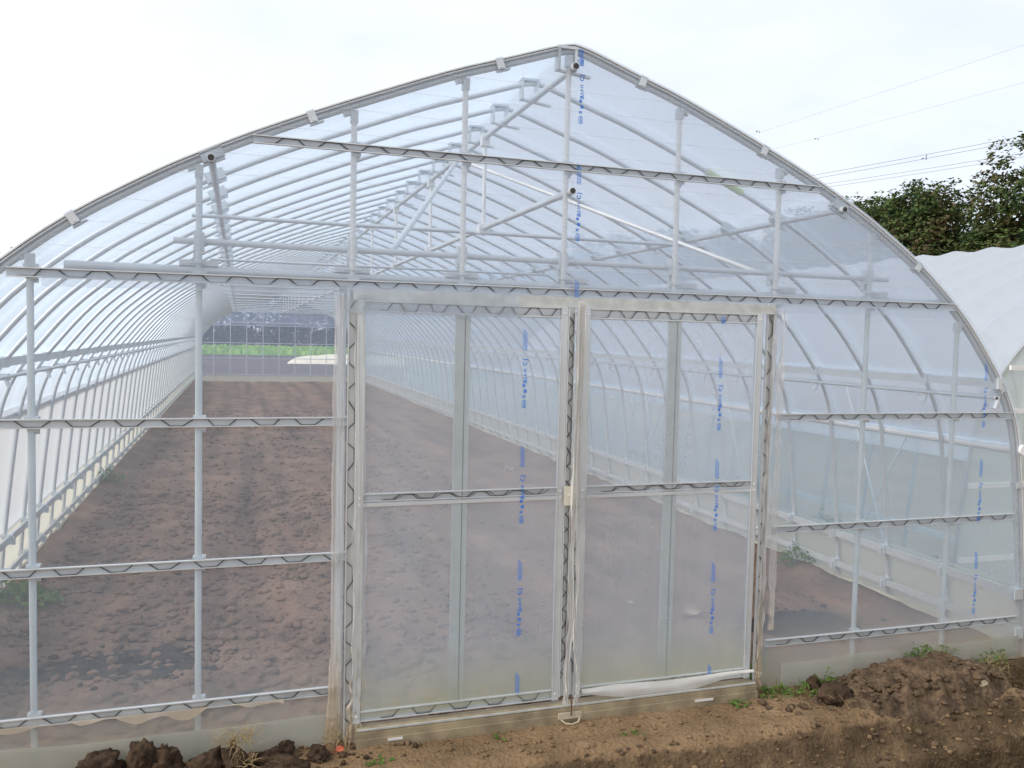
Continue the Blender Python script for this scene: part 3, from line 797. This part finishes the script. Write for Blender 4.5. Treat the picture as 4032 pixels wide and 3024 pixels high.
for k in range(9):
    xx = NX-2.3+.575*k; b = MB(); b.tube([(xx, NY, -.05), (xx, NY, zat(xx-NX+OX)*.935)], .013, 8); b.build('gable_post', M_white, NT)
for z_ in (1.86, 1.62, 1.3, .75, .2):
    xo = xat(z_/.935)-OX; b = MB(); b.box((NX-xo, NY-.045, z_-.018), (NX+xo, NY-.025, z_+.018)); b.build('film_rail', M_white, NT)

# ------------------------------------------------------------------ trees
def tree_meshes(sd, Hh, Rr, leaf, nclump, per, m, trunkr=.16, low=.25, gap=.0, squash=1.):
    r = random.Random(sd); tb = MB(); cb = MB()
    tb.tube([(0, 0, -.2), (.1, .05, Hh*.3), (.0, .1, Hh*.62), (.05, 0, Hh*.9)], trunkr, 8, r1=trunkr*.25)
    tips = []
    for i in range(16):
        a = i*2.4 + r.random(); h0 = Hh*r.uniform(.22, .75); l = Rr*r.uniform(.3, .62)*(1 - .35*h0/Hh)
        e = Vector((math.cos(a)*l, math.sin(a)*l, h0 + l*r.uniform(.35, .8))); mid = Vector((e.x*.5, e.y*.5, h0+(e.z-h0)*.35))
        tb.tube([(0, 0, h0), mid, e], trunkr*.38, 5, r1=.02); tips.append(e)
    # lobes: big masses that make the outline uneven
    lobes = []
    for i in range(42):
        a = r.uniform(0, 6.28); q = r.uniform(low, 1); rad = Rr*(math.sin(min(1, max(.05, (q-low+.12)/(1.12-low)))*math.pi*.86)**.7)
        lobes.append((Vector((math.cos(a)*rad*.62, math.sin(a)*rad*.62, Hh*(q*.86+.02))), Rr*r.uniform(.28, .46)))
    lobes.append((Vector((0, 0, Hh*.86)), Rr*.42))
    for i in range(nclump):
        c0, lr = r.choice(lobes)
        dv = Vector((r.gauss(0, 1), r.gauss(0, 1), r.gauss(0, .8))).normalized()
        c = c0 + dv*lr*r.uniform(.60, 1.02)
        if c.z < Hh*low*.6: continue
        cr = leaf*r.uniform(1.4, 2.8)
        for k in range(per):
            p = c + Vector((r.uniform(-1, 1), r.uniform(-1, 1), r.uniform(-.6, .6)))*cr*.62
            s_ = leaf*r.uniform(.5, 1.1)
            n_ = (Vector((r.gauss(0, .7), r.gauss(0, .7), 1)) + dv*.6).normalized(); u = n_.orthogonal().normalized()
            u = Matrix.Rotation(r.uniform(0, 6.28), 3, n_) @ u; w = n_.cross(u)
            cb.add([tuple(p-u*s_*.5), tuple(p+w*s_*.28), tuple(p+u*s_*.5), tuple(p-w*s_*.28)], [(0, 1, 2, 3)])
    return tb.mesh('trunk', L_bark), cb.mesh('crown', m)
def plant_tree(ms, x_, y_, s, rz, label, group, name='tree', sz=1.):
    e = empty(name, (x_, y_, -.02), label, 'tree', group); e.scale = (s, s, s*sz); e.rotation_euler = (0, 0, rz)
    link('trunk', ms[0], e); link('crown', ms[1], e); return e
T = [tree_meshes(1, 9.9, 4.5, .23, 4200, 26, L_tree, low=.06), tree_meshes(2, 8.4, 3.1, .22, 2300, 26, L_tree, low=.12), tree_meshes(3, 8.3, 2.5, .20, 1150, 24, L_tree, low=.2)]
TD = [tree_meshes(4, 9.5, 3.6, .34, 420, 22, L_dark, low=.03), tree_meshes(5, 9.0, 3.3, .34, 400, 22, L_dark, low=.05)]
plant_tree(T[0], 25.8, 17.9, .91, .4, 'tallest broadleaf tree at the right edge, green and brown foliage above the white tunnel', None)
plant_tree(T[1], 25.0, 23.2, 1.0, 2.0, 'broad round topped brownish green tree left of the tallest one', None)
plant_tree(T[2], 24.6, 27.2, 1.03, 4.0, 'smaller thin topped tree just outside the greenhouse arch, sky showing through its twigs', None)
plant_tree(T[1], 28.5, 21.0, .90, 5.0, 'lower dark tree filling the gap behind the two front trees at right', None)
plant_tree(T[1], 27.0, 25.6, .86, 1.2, 'low dense tree behind the round topped tree at right', None)
for i in range(14):
    y_ = 31.0 + 4.2*i
    plant_tree(T[1 + i % 2] if i < 4 else TD[i % 2], 25.5 + rnd.uniform(-1, 1.5), y_, rnd.uniform(.95, 1.1), rnd.uniform(0, 6), 'tree in the receding row beyond the tunnels, blurred by the roof film', 'trees in the row seen through the film')
for i in range(24):
    plant_tree(TD[i % 2], -38 + 2.9*i + rnd.uniform(-.5, .5), 92 + 3.5*(i % 2) + rnd.uniform(-1, 1), rnd.uniform(.85, 1.1), rnd.uniform(0, 6), 'dark tree of the far wood behind the green crop strip', 'trees of the far wood')

# far field: crop strip and the covered heap
def far_strip():
    b_ = MB(); r = random.Random(3)
    for i in range(5200):
        x_ = r.uniform(-32, 26); y_ = r.uniform(61, 86); s_ = r.uniform(.25, .5); a = r.uniform(0, 3.14)
        dx, dy = math.cos(a)*s_*.5, math.sin(a)*s_*.5
        b_.add([(x_-dx, y_-dy, 0), (x_+dx, y_+dy, 0), (x_+dx*.6, y_+dy*.6, s_*.8), (x_-dx*.6, y_-dy*.6, s_*.9)], [(0, 1, 2, 3)])
    b_.add([(-60, 60.5, .02), (60, 60.5, .02), (60, 87, .02), (-60, 87, .02)], [(0, 1, 2, 3)])
    return b_.build('crop_strip', L_crop, kind='stuff')
far_strip()
b = MB(); rows = []
for j in range(25):
    t = j/24; x_ = 1.3 + 9.5*t; hh = .62*math.sin(math.pi*min(1, t*1.02+.0001))**.35*(1-.35*t); rw = []
    for k in range(11):
        q = k/10*2-1; rw.append((x_ + .15*q, 46.5 - .9*t + q*1.5, -.02 + hh*max(0, 1-q*q)**.6 + .06*mn.noise(Vector((x_*1.5, q*2, 0)))))
    rows.append(rw)
b.strip(rows); tag(b.build('covered_heap', M_sheet), 'long low cream sheet covered heap on the dark field beyond the far end wall', 'covered heap')

# ------------------------------------------------------------------ power lines
def line_pts(a, b_, sag, ext=1.6, n=16):
    a, b_ = Vector(a), Vector(b_); d_ = b_-a; pts = []
    for i in range(n+1):
        t = -ext + (1+2*ext)*i/n; p = a + d_*t; p.z += sag*((t-.5)**2-.25)*.15; pts.append(p)
    return pts
def power(label, a, b_, pair, sp, r):
    e = empty('power_line', a, label, 'power line', 'overhead power lines')
    offs = (0, .26) if pair else (0,)
    for o_ in offs:
        w = MB(); w.tube([p - Vector(a) + Vector((0, 0, o_)) for p in line_pts(a, b_, .6)], r, 5); w.build('wire', M_wire, e)
    if sp:
        q = Vector(sp) - Vector(a); s_ = MB(); s_.tube([q + Vector((0, 0, -.06)), q + Vector((0, 0, (.32 if pair else .06)))], .028, 6); s_.cbox(q + Vector((0, .30, .1)), (.05, .16, .06)); s_.build('spacer', M_wire, e)
M_wire = plain('grey_wire', (.16, .17, .20), .6, .2)
power('topmost thin power line crossing the pale sky above the other three', (33.62, 27.57, 16), (32.09, 47.65, 16), False, (32.06, 46.5, 16), .0042)
power('second thin power line from the top in the pale sky', (38.56, 31.84, 16), (36.03, 50.6, 16), False, (36.95, 46.7, 16), .0042)
power('upper twin power line with a small spacer above the treetops', (42.5, 35.1, 14), (39.3, 49.4, 14), True, (41.37, 41.4, 14), .013)
power('lowest twin power line running behind the treetop', (45.5, 41.67, 14), (42.35, 52.0, 14), True, None, .012)

# ------------------------------------------------------------------ soil heap, clods, crumbs
def gz(x_, y_): return height(x_, y_)
def heap():
    b_ = MB(); rows = []
    for j in range(61):
        rw = []
        for i in range(101):
            u, v = i/100*2-1, j/60*2-1
            x_ = 1.98 + u*.62; y_ = -.225 + v*.24 + .02*math.sin(u*3)
            e = 1 - (abs(u)**2.4 + abs(v)**2.2) + .30*fbm(x_, y_, 5, 5, 3)
            hh = .098*max(0, e)**1.0*(.75 + .5*sst(-1, .3, u)) if e > 0 else -.02
            hh += (.040*fbm(x_, y_, 8, 13, 4) + .014*mn.noise(Vector((x_*55, y_*55, 3))))*sst(0, .25, e)
            rw.append((x_, y_, gz(x_, y_) + hh - (.01 if e <= 0 else 0)))
        rows.append(rw)
    b_.strip(rows); return b_.build('soil_heap', M_soil_heap)
tag(heap(), 'low heap of dug dark crumbly soil against the right front panel', 'soil heap')
def ico(sub):
    import bmesh
    bm = bmesh.new(); bmesh.ops.create_icosphere(bm, subdivisions=sub, radius=1); v = [x_.co.copy() for x_ in bm.verts]; f = [[q.index for q in p.verts] for p in bm.faces]; bm.free(); return v, f
I1, I2, I3 = ico(1), ico(2), ico(4)
def clod(x_, y_, sx, sy, sz, sd, label, m=None, lift=0., rough=.35, group='clods at the foot of the front wall'):
    b_ = MB(); vs = []
    for v in I3[0]:
        k = 1 + rough*1.25*fbm(v.x+sd*7, v.y, v.z, 1.7, 5) + .16*mn.noise(Vector((v.x*8, v.y*8+sd, v.z*8)))
        vs.append((v.x*k*sx, v.y*k*sy, v.z*k*sz*.86))
    b_.add(vs, I3[1], 0, True); o = b_.build('soil_clod', m or M_soil_dark); o.scale = (.86,)*3; o.location = (x_, y_, gz(x_, y_) + sz*.35 + lift); o.rotation_euler = (0, 0, sd)
    tag(o, label, 'soil clod', group); return o
clod(-1.92, -.115, .17, .085, .075, 1, 'broad low dark clod at the left end of the row below the left panel')
clod(-1.745, -.10, .085, .055, .105, 2, 'tall peaked dark clod between the two left posts')
clod(-1.655, -.125, .075, .055, .105, 3, 'jagged dark clod with a twin peak, beside the tall peaked one')
clod(-1.50, -.15, .11, .07, .075, 4, 'brown clod with a sloping face, left of the straw tuft')
clod(-1.40, -.14, .07, .06, .085, 5, 'dark clod directly under the straw tuft')
clod(-1.25, -.125, .075, .05, .05, 6, 'flat black clod right of the straw tuft')
clod(-1.19, -.06, .045, .035, .05, 7, 'small black clod close to the cream base strip')
clod(-1.06, -.13, .06, .045, .04, 8, 'small low clod left of the red leaf')
clod(-1.20, -.24, .11, .07, .055, 9, 'rounded brown clod at the bottom edge below the straw tuft')
clod(1.435, -.26, .115, .085, .075, 10, 'largest round brown clod at the left tip of the soil heap', None, .01, .18, 'clods by the right front panel')
clod(1.43, -.10, .045, .03, .055, 11, 'black pointed clod standing in the weeds', None, .01, .3, 'clods by the right front panel')
clod(1.56, -.33, .07, .06, .05, 12, 'dark clod in front of the large round one', None, 0, .3, 'clods by the right front panel')
clod(2.25, -.36, .055, .045, .03, 13, 'pale flat stone-like lump at the right end of the soil heap', M_gap, .03, .2, 'clods by the right front panel')
HC = lambda x_, y_: max(0, 1-(abs((x_-1.98)/.62)**2.4+abs((y_+.225)/.24)**2.2))*.098*(.75+.5*sst(-1, .3, (x_-1.98)/.62))
def crumbs(name, n, fn, smin, smax, m, sd, on=0):
    r = random.Random(sd); b_ = MB()
    for i in range(n):
        x_, y_ = fn(r); s_ = smin + (smax-smin)*r.random()**3.2
        V, Fc = I2 if s_ > .02 else I1
        o_ = r.random()*50; z_ = gz(x_, y_) + (HC(x_, y_) if on else 0); a = [r.uniform(.7, 1.3) for _ in range(3)]
        b_.add([(x_ + v.x*s_*a[0]*(1+.55*mn.noise(Vector((v.x*1.9+o_, v.y*1.9, v.z*1.9)))), y_ + v.y*s_*a[1]*(1+.55*mn.noise(Vector((v.x*1.6, v.y*1.6+o_, v.z)))), z_ + s_*.25 + v.z*s_*.7*a[2]) for v in V], Fc, 0, False)
    return b_.build(name, m, kind='stuff')
crumbs('soil_crumbs', 2600, lambda r: (r.uniform(-2.3, 2.5), -.02 - .95*r.random()**1.2), .0025, .016, M_soil_out, 5)
crumbs('dark_soil_crumbs', 1900, lambda r: (r.gauss(1.95, .30), r.gauss(-.23, .10)), .004, .022, M_soil_heap, 6, 1)
crumbs('dark_soil_crumbs', 500, lambda r: (r.gauss(-1.5, .33), r.gauss(-.13, .05)), .004, .020, M_soil_dark, 16)
crumbs('bed_soil_crumbs', 6500, lambda r: (-2.7 + 3.0*r.random()**1.2, .12 + 6*r.random()**1.4), .004, .036, M_soil_in, 7)
crumbs('bed_soil_crumbs', 2600, lambda r: (r.uniform(-2.7, 2.7), .12 + 5*r.random()), .003, .016, M_soil_in, 8)
crumbs('bed_soil_crumbs', 2200, lambda r: (r.uniform(-2.6, 1.2), 5 + 11*r.random()**1.3), .010, .032, M_soil_in, 18)
crumbs('patch_soil_crumbs', 500, lambda r: (r.gauss(-2.0, .28), r.gauss(1.12, .12)), .005, .026, M_soil_patch, 28)
crumbs('patch_soil_crumbs', 300, lambda r: (r.gauss(2.0, .22), r.gauss(.8, .12)), .004, .022, M_soil_patch, 29)  # dark crumbs strewn over the right-hand patch
crumbs('slope_soil_crumbs', 1700, lambda r: (r.uniform(-.3, 2.5), -.42 - .55*r.random()), .002, .013, M_soil_heap, 30)

# ------------------------------------------------------------------ plants and litter
def blade(b_, p, d_, L, w, bend, n=4, mi=0):
    p = Vector(p); d_ = Vector(d_).normalized(); side = d_.cross(Vector((0, 0, 1)))
    side = side.normalized() if side.length > .1 else Vector((1, 0, 0)); pts = []; q = p.copy(); v = d_.copy()
    for i in range(n+1):
        ww = w*(1 - (i/n)**1.5)
        pts.append([tuple(q - side*ww*.5), tuple(q + side*ww*.5)]); q = q + v*(L/n); v = (v + Vector((0, 0, -bend/n))).normalized()
    b_.strip(pts, mi, True)
def oval(b_, c, n_, s_, r, mi=0):
    n_ = Vector(n_).normalized(); u = Matrix.Rotation(r, 3, n_) @ n_.orthogonal().normalized(); w = n_.cross(u); c = Vector(c)
    ring_ = [c + u*s_*math.cos(a)*.6 + w*s_*math.sin(a)*.42 - n_*s_*.12*math.cos(a)**2 for a in [2*math.pi*k/7 for k in range(7)]]
    b_.add([tuple(q) for q in ring_], [tuple(range(7))], mi, True)
def weed(x_, y_, rad, hgt, nl, ng, sd, label, straw=0, cat='weed', group=None, lsz=.016, z0=None, name='weed'):
    r = random.Random(sd); g = (gz(x_, y_) if z0 is None else z0) - .004
    e = empty(name, (x_, y_, g), label, cat, group); lb = MB(); sb = MB()
    for i in range(nl):
        a = r.uniform(0, 6.28); q = rad*math.sqrt(r.random()); hh = hgt*(1-(q/rad)**2*.7)*r.uniform(.3, 1)
        px, py = math.cos(a)*q, math.sin(a)*q*.7
        sb.tube([(px*.6, py*.6, 0), (px*.9, py*.9, hh*.6), (px, py, hh)], .0013, 4)
        for k in range(r.randint(1, 3)):
            oval(lb, (px + r.gauss(0, lsz*.7), py + r.gauss(0, lsz*.7), hh + r.gauss(0, lsz*.4)), (r.gauss(0, .5), r.gauss(-.35, .4), 1), lsz*r.uniform(.6, 1.25), r.uniform(0, 6))
    for i in range(ng):
        a = r.uniform(0, 6.28); q = rad*r.random()
        blade(lb, (math.cos(a)*q, math.sin(a)*q*.7, 0), (math.cos(a)*.7, math.sin(a)*.7-.1, r.uniform(.4, 1.3)), hgt*r.uniform(.8, 1.9), .005, r.uniform(.5, 1.6))
    lb.build('leaves', L_weed, e)
    if sb.f: sb.build('stems', L_weed, e)
    if straw:
        s2 = MB()
        for i in range(straw):
            a = r.uniform(0, 6.28); q = rad*r.random(); blade(s2, (math.cos(a)*q, math.sin(a)*q*.7, .004), (math.cos(a), math.sin(a)*.7, r.uniform(0, .9)), hgt*r.uniform(1, 2.6), .0035, r.uniform(.3, 1.6))
        s2.build('dry_stalks', L_straw, e)
    return e
weed(1.20, -.105, .10, .055, 26, 22, 1, 'patch of clover and grass just right of the door track', 8)
weed(1.345, -.13, .10, .06, 34, 16, 2, 'grassy weed patch with pale stalks left of the round clod', 10)
weed(1.525, -.085, .085, .085, 46, 6, 3, 'round leafy weed behind the black pointed clod', 0, lsz=.018)
weed(2.14, -.06, .10, .075, 40, 14, 4, 'leafy weed with yellow stalks on top of the soil heap', 16, z0=.085)
weed(2.32, -.04, .10, .06, 12, 16, 5, 'tangle of yellow dry grass at the right of the soil heap', 26, z0=.07)
weed(2.66, -.03, .14, .09, 26, 30, 6, 'overhanging grass and roots above the dug hole', 34, z0=.0)
weed(.98, -.13, .07, .025, 12, 14, 7, 'low sprig of grass in front of the right end of the track', 4)
weed(.93, -.165, .05, .03, 14, 4, 8, 'tiny weed below the right end of the track', 0)
weed(-.82, -.26, .07, .020, 12, 7, 9, 'small flat weed at the bottom edge below the loose film strip', 4)
weed(-.30, -.16, .035, .018, 8, 3, 10, 'tiny pale weed in front of the left door', 0)
weed(.30, -.32, .06, .014, 22, 0, 11, 'brownish flat weed in the bare soil in front of the right door', 3, lsz=.009)
weed(2.80, 1.90, .16, .17, 44, 4, 12, 'green weed inside along the right wall', 0, lsz=.03)
weed(-2.72, 2.3, .24, .18, 120, 20, 13, 'dense green weed clump inside, low at the left photo edge', 0, lsz=.035)
weed(-2.80, 6.7, .18, .17, 60, 10, 15, 'small green weed clump inside against the left wall, behind the first post', 0, lsz=.032)
weed(1.24, .10, .10, .16, 50, 26, 16, 'green weed pressed behind the film right of the door post', 0, lsz=.02)
for i, (x_, y_, r_, h_, d_) in enumerate([(3.30, 1.0, .22, .30, 'nearest'), (3.35, 2.3, .26, .38, 'second'), (3.40, 3.9, .3, .45, 'third'), (3.30, 5.8, .3, .5, 'farthest')]):
    weed(x_, y_, r_, h_, 90, 24, 40+i, 'green weeds between the two tunnels behind the right wall film, %s of four' % d_, 0, lsz=.04, group='weeds between the tunnels')
# straw tuft on the clods
def tuft(x_, y_, z_, rad, n_, L, sd, label):
    r = random.Random(sd); b_ = MB()
    for i in range(n_):
        p = Vector((r.gauss(0, rad*.5), r.gauss(0, rad*.35), abs(r.gauss(0, rad*.45)))); a = r.uniform(0, 6.28)
        blade(b_, p, (math.cos(a), math.sin(a), r.uniform(-.3, 1)), L*r.uniform(.5, 1.3), .0032, r.uniform(.2, 2.4), 5)
    o = b_.build('straw_tuft', L_straw); o.location = (x_, y_, z_); tag(o, label, 'straw', 'tufts of dry straw'); return o
tuft(-1.385, -.11, .075, .075, 150, .075, 1, 'bunched tuft of dry roots and straw on the clods below the left panel')
tuft(-1.335, -.20, .02, .06, 26, .10, 2, 'few loose curled stalks in front of the bunched straw tuft')
tuft(-.985, -.07, .01, .05, 26, .06, 3, 'wisps of dry straw behind the red leaf')
tuft(2.50, -.20, .03, .12, 40, .15, 4, 'dry stalks and roots hanging over the edge of the dug hole')
tuft(1.45, -.40, .0, .09, 18, .09, 5, 'scattered pale stalks below the round clod')
def litter():
    r = random.Random(9); b_ = MB()
    for i in range(240):
        x_ = r.uniform(-1.2, 2.5); y_ = -.05 - .95*r.random(); a = r.uniform(0, 6.28)
        blade(b_, (x_, y_, gz(x_, y_)+.004), (math.cos(a), math.sin(a), r.uniform(0, .25)), r.uniform(.012, .075), .0022, r.uniform(0, .4), 3)
    for i in range(46):
        x_ = r.uniform(1.3, 2.5); y_ = -.62 - .38*r.random(); a = r.uniform(0, 6.28)
        blade(b_, (x_, y_, gz(x_, y_)+.006), (math.cos(a), math.sin(a), r.uniform(.1, .7)), r.uniform(.04, .13), .0026, r.uniform(0, 1.2), 4)
    for i in range(260):
        x_ = r.uniform(-2.6, 2.6); y_ = .2 + 7*r.random()**1.5; a = r.uniform(0, 6.28)
        blade(b_, (x_, y_, gz(x_, y_)+.012), (math.cos(a), math.sin(a), r.uniform(0, .3)), r.uniform(.02, .09), .0035, r.uniform(0, .4), 3)
    return b_.build('straw_litter', L_straw, kind='stuff')
litter()
def fallen(x_, y_, s_, m, rot, label, z_=None, stalk=True, nm='fallen_leaf'):
    b_ = MB(); rows = []
    for i in range(9):
        t = i/8; w = s_*.32*math.sin(math.pi*t)**.8 + .0004
        rows.append([(s_*(t-.5), w*q, .18*s_*q*q + .10*s_*math.sin(t*3)) for q in (-1, -.5, 0, .5, 1)])
    b_.strip(rows)
    if stalk: b_.tube([(-s_*.5, 0, .0), (-s_*.8, .01, -.004), (-s_*1.15, .0, .0)], .0012, 4)
    o = b_.build(nm, m); o.location = (x_, y_, (gz(x_, y_) if z_ is None else z_) + .010); o.rotation_euler = (.5, 0, rot); tag(o, label, 'leaf', 'fallen leaves'); return o
fallen(-.975, -.125, .046, L_red, .5, 'single orange red leaf lying near the foot of the left door post')
fallen(1.40, 1.10, .15, L_pale, .3, 'pale curled dead leaf inside behind the right door')
fallen(1.12, 1.42, .07, L_pale, 1.2, 'small white scrap of leaf inside, left of the curled dead leaf', None, False)
fallen(2.03, 7.0, .20, L_pale, .9, 'pale dead leaf far inside, seen through the left door', None, True)

# ------------------------------------------------------------------ light, sky, camera
SUN_EL, SUN_AZ = 36, -97            # low, from the left and a little beyond the wall
sd_ = Vector((math.sin(R_(SUN_AZ))*math.cos(R_(SUN_EL)), math.cos(R_(SUN_AZ))*math.cos(R_(SUN_EL)), math.sin(R_(SUN_EL))))
L = bpy.data.lights.new('sun', 'SUN'); L.energy = 1.9; L.angle = R_(30); L.color = (1, .965, .91)
so = bpy.data.objects.new('sun', L); COL.objects.link(so); so.rotation_euler = sd_.to_track_quat('Z', 'Y').to_euler()
W = bpy.data.worlds.new('World'); SC.world = W; W.use_nodes = True; nt = W.node_tree; nt.nodes.clear()
wo = nt.nodes.new('ShaderNodeOutputWorld'); bg = N(nt, 'ShaderNodeBackground', Strength=.1)
sk = nt.nodes.new('ShaderNodeTexSky'); sk.sky_type = 'NISHITA'; sk.sun_disc = False; sk.sun_elevation = R_(SUN_EL); sk.sun_rotation = R_(SUN_AZ); sk.dust_density = 2.5
tc = nt.nodes.new('ShaderNodeTexCoord'); mp = N(nt, 'ShaderNodeMapping'); mp.inputs['Scale'].default_value = (1.2, 1.2, 3.2); nt.links.new(tc.outputs['Generated'], mp.inputs[0])
f = nz(nt, 1.7, 6, .58, mp.outputs[0])
cloud = ramp(nt, f, [(.32, (.78, .85, .98)), (.46, (.88, .915, .99)), (.60, (.95, .95, .985))])
vm = nt.nodes.new('ShaderNodeVectorMath'); vm.operation = 'SCALE'; vm.inputs['Scale'].default_value = 7.7; nt.links.new(cloud, vm.inputs[0])
dp = nt.nodes.new('ShaderNodeVectorMath'); dp.operation = 'DOT_PRODUCT'; nt.links.new(tc.outputs['Generated'], dp.inputs[0]); dp.inputs[1].default_value = tuple(Vector((sd_.x, sd_.y, 0)).normalized())
gw = N(nt, 'ShaderNodeMapRange'); gw.inputs['From Min'].default_value = -.15; gw.inputs['From Max'].default_value = .75; nt.links.new(dp.outputs['Value'], gw.inputs['Value'])
wm = N(nt, 'ShaderNodeMixRGB', Color2=(8.3, 7.5, 7.0, 1)); nt.links.new(gw.outputs[0], wm.inputs[0]); nt.links.new(vm.outputs[0], wm.inputs[1])
mx = N(nt, 'ShaderNodeMixRGB', Fac=.86); nt.links.new(sk.outputs[0], mx.inputs[1]); nt.links.new(wm.outputs[0], mx.inputs[2])
nt.links.new(mx.outputs[0], bg.inputs[0]); nt.links.new(bg.outputs[0], wo.inputs[0])

cam = bpy.data.cameras.new('camera'); co_ = bpy.data.objects.new('camera', cam); COL.objects.link(co_)
cam.sensor_width = 36; cam.lens = 36*1823.4238/2212; cam.clip_start = .05; cam.clip_end = 3000
Rm = Matrix(((.9513902, -.0046213, -.3079534), (-.3071375, .0600218, -.9497705), (.0228731, .9981864, .0556848)))
mw = Rm.to_4x4(); mw.translation = Vector((-1.386, -3.65, 1.763)); co_.matrix_world = mw
SC.camera = co_
SC.view_settings.view_transform = 'Standard'; SC.view_settings.look = 'None'; SC.view_settings.exposure = .64; SC.view_settings.gamma = 1
SC.cycles.transparent_max_bounces = 40; SC.cycles.max_bounces = 8; SC.cycles.diffuse_bounces = 4; SC.cycles.transmission_bounces = 6
SC.cycles.use_denoising = True; SC.cycles.sample_clamp_indirect = 4
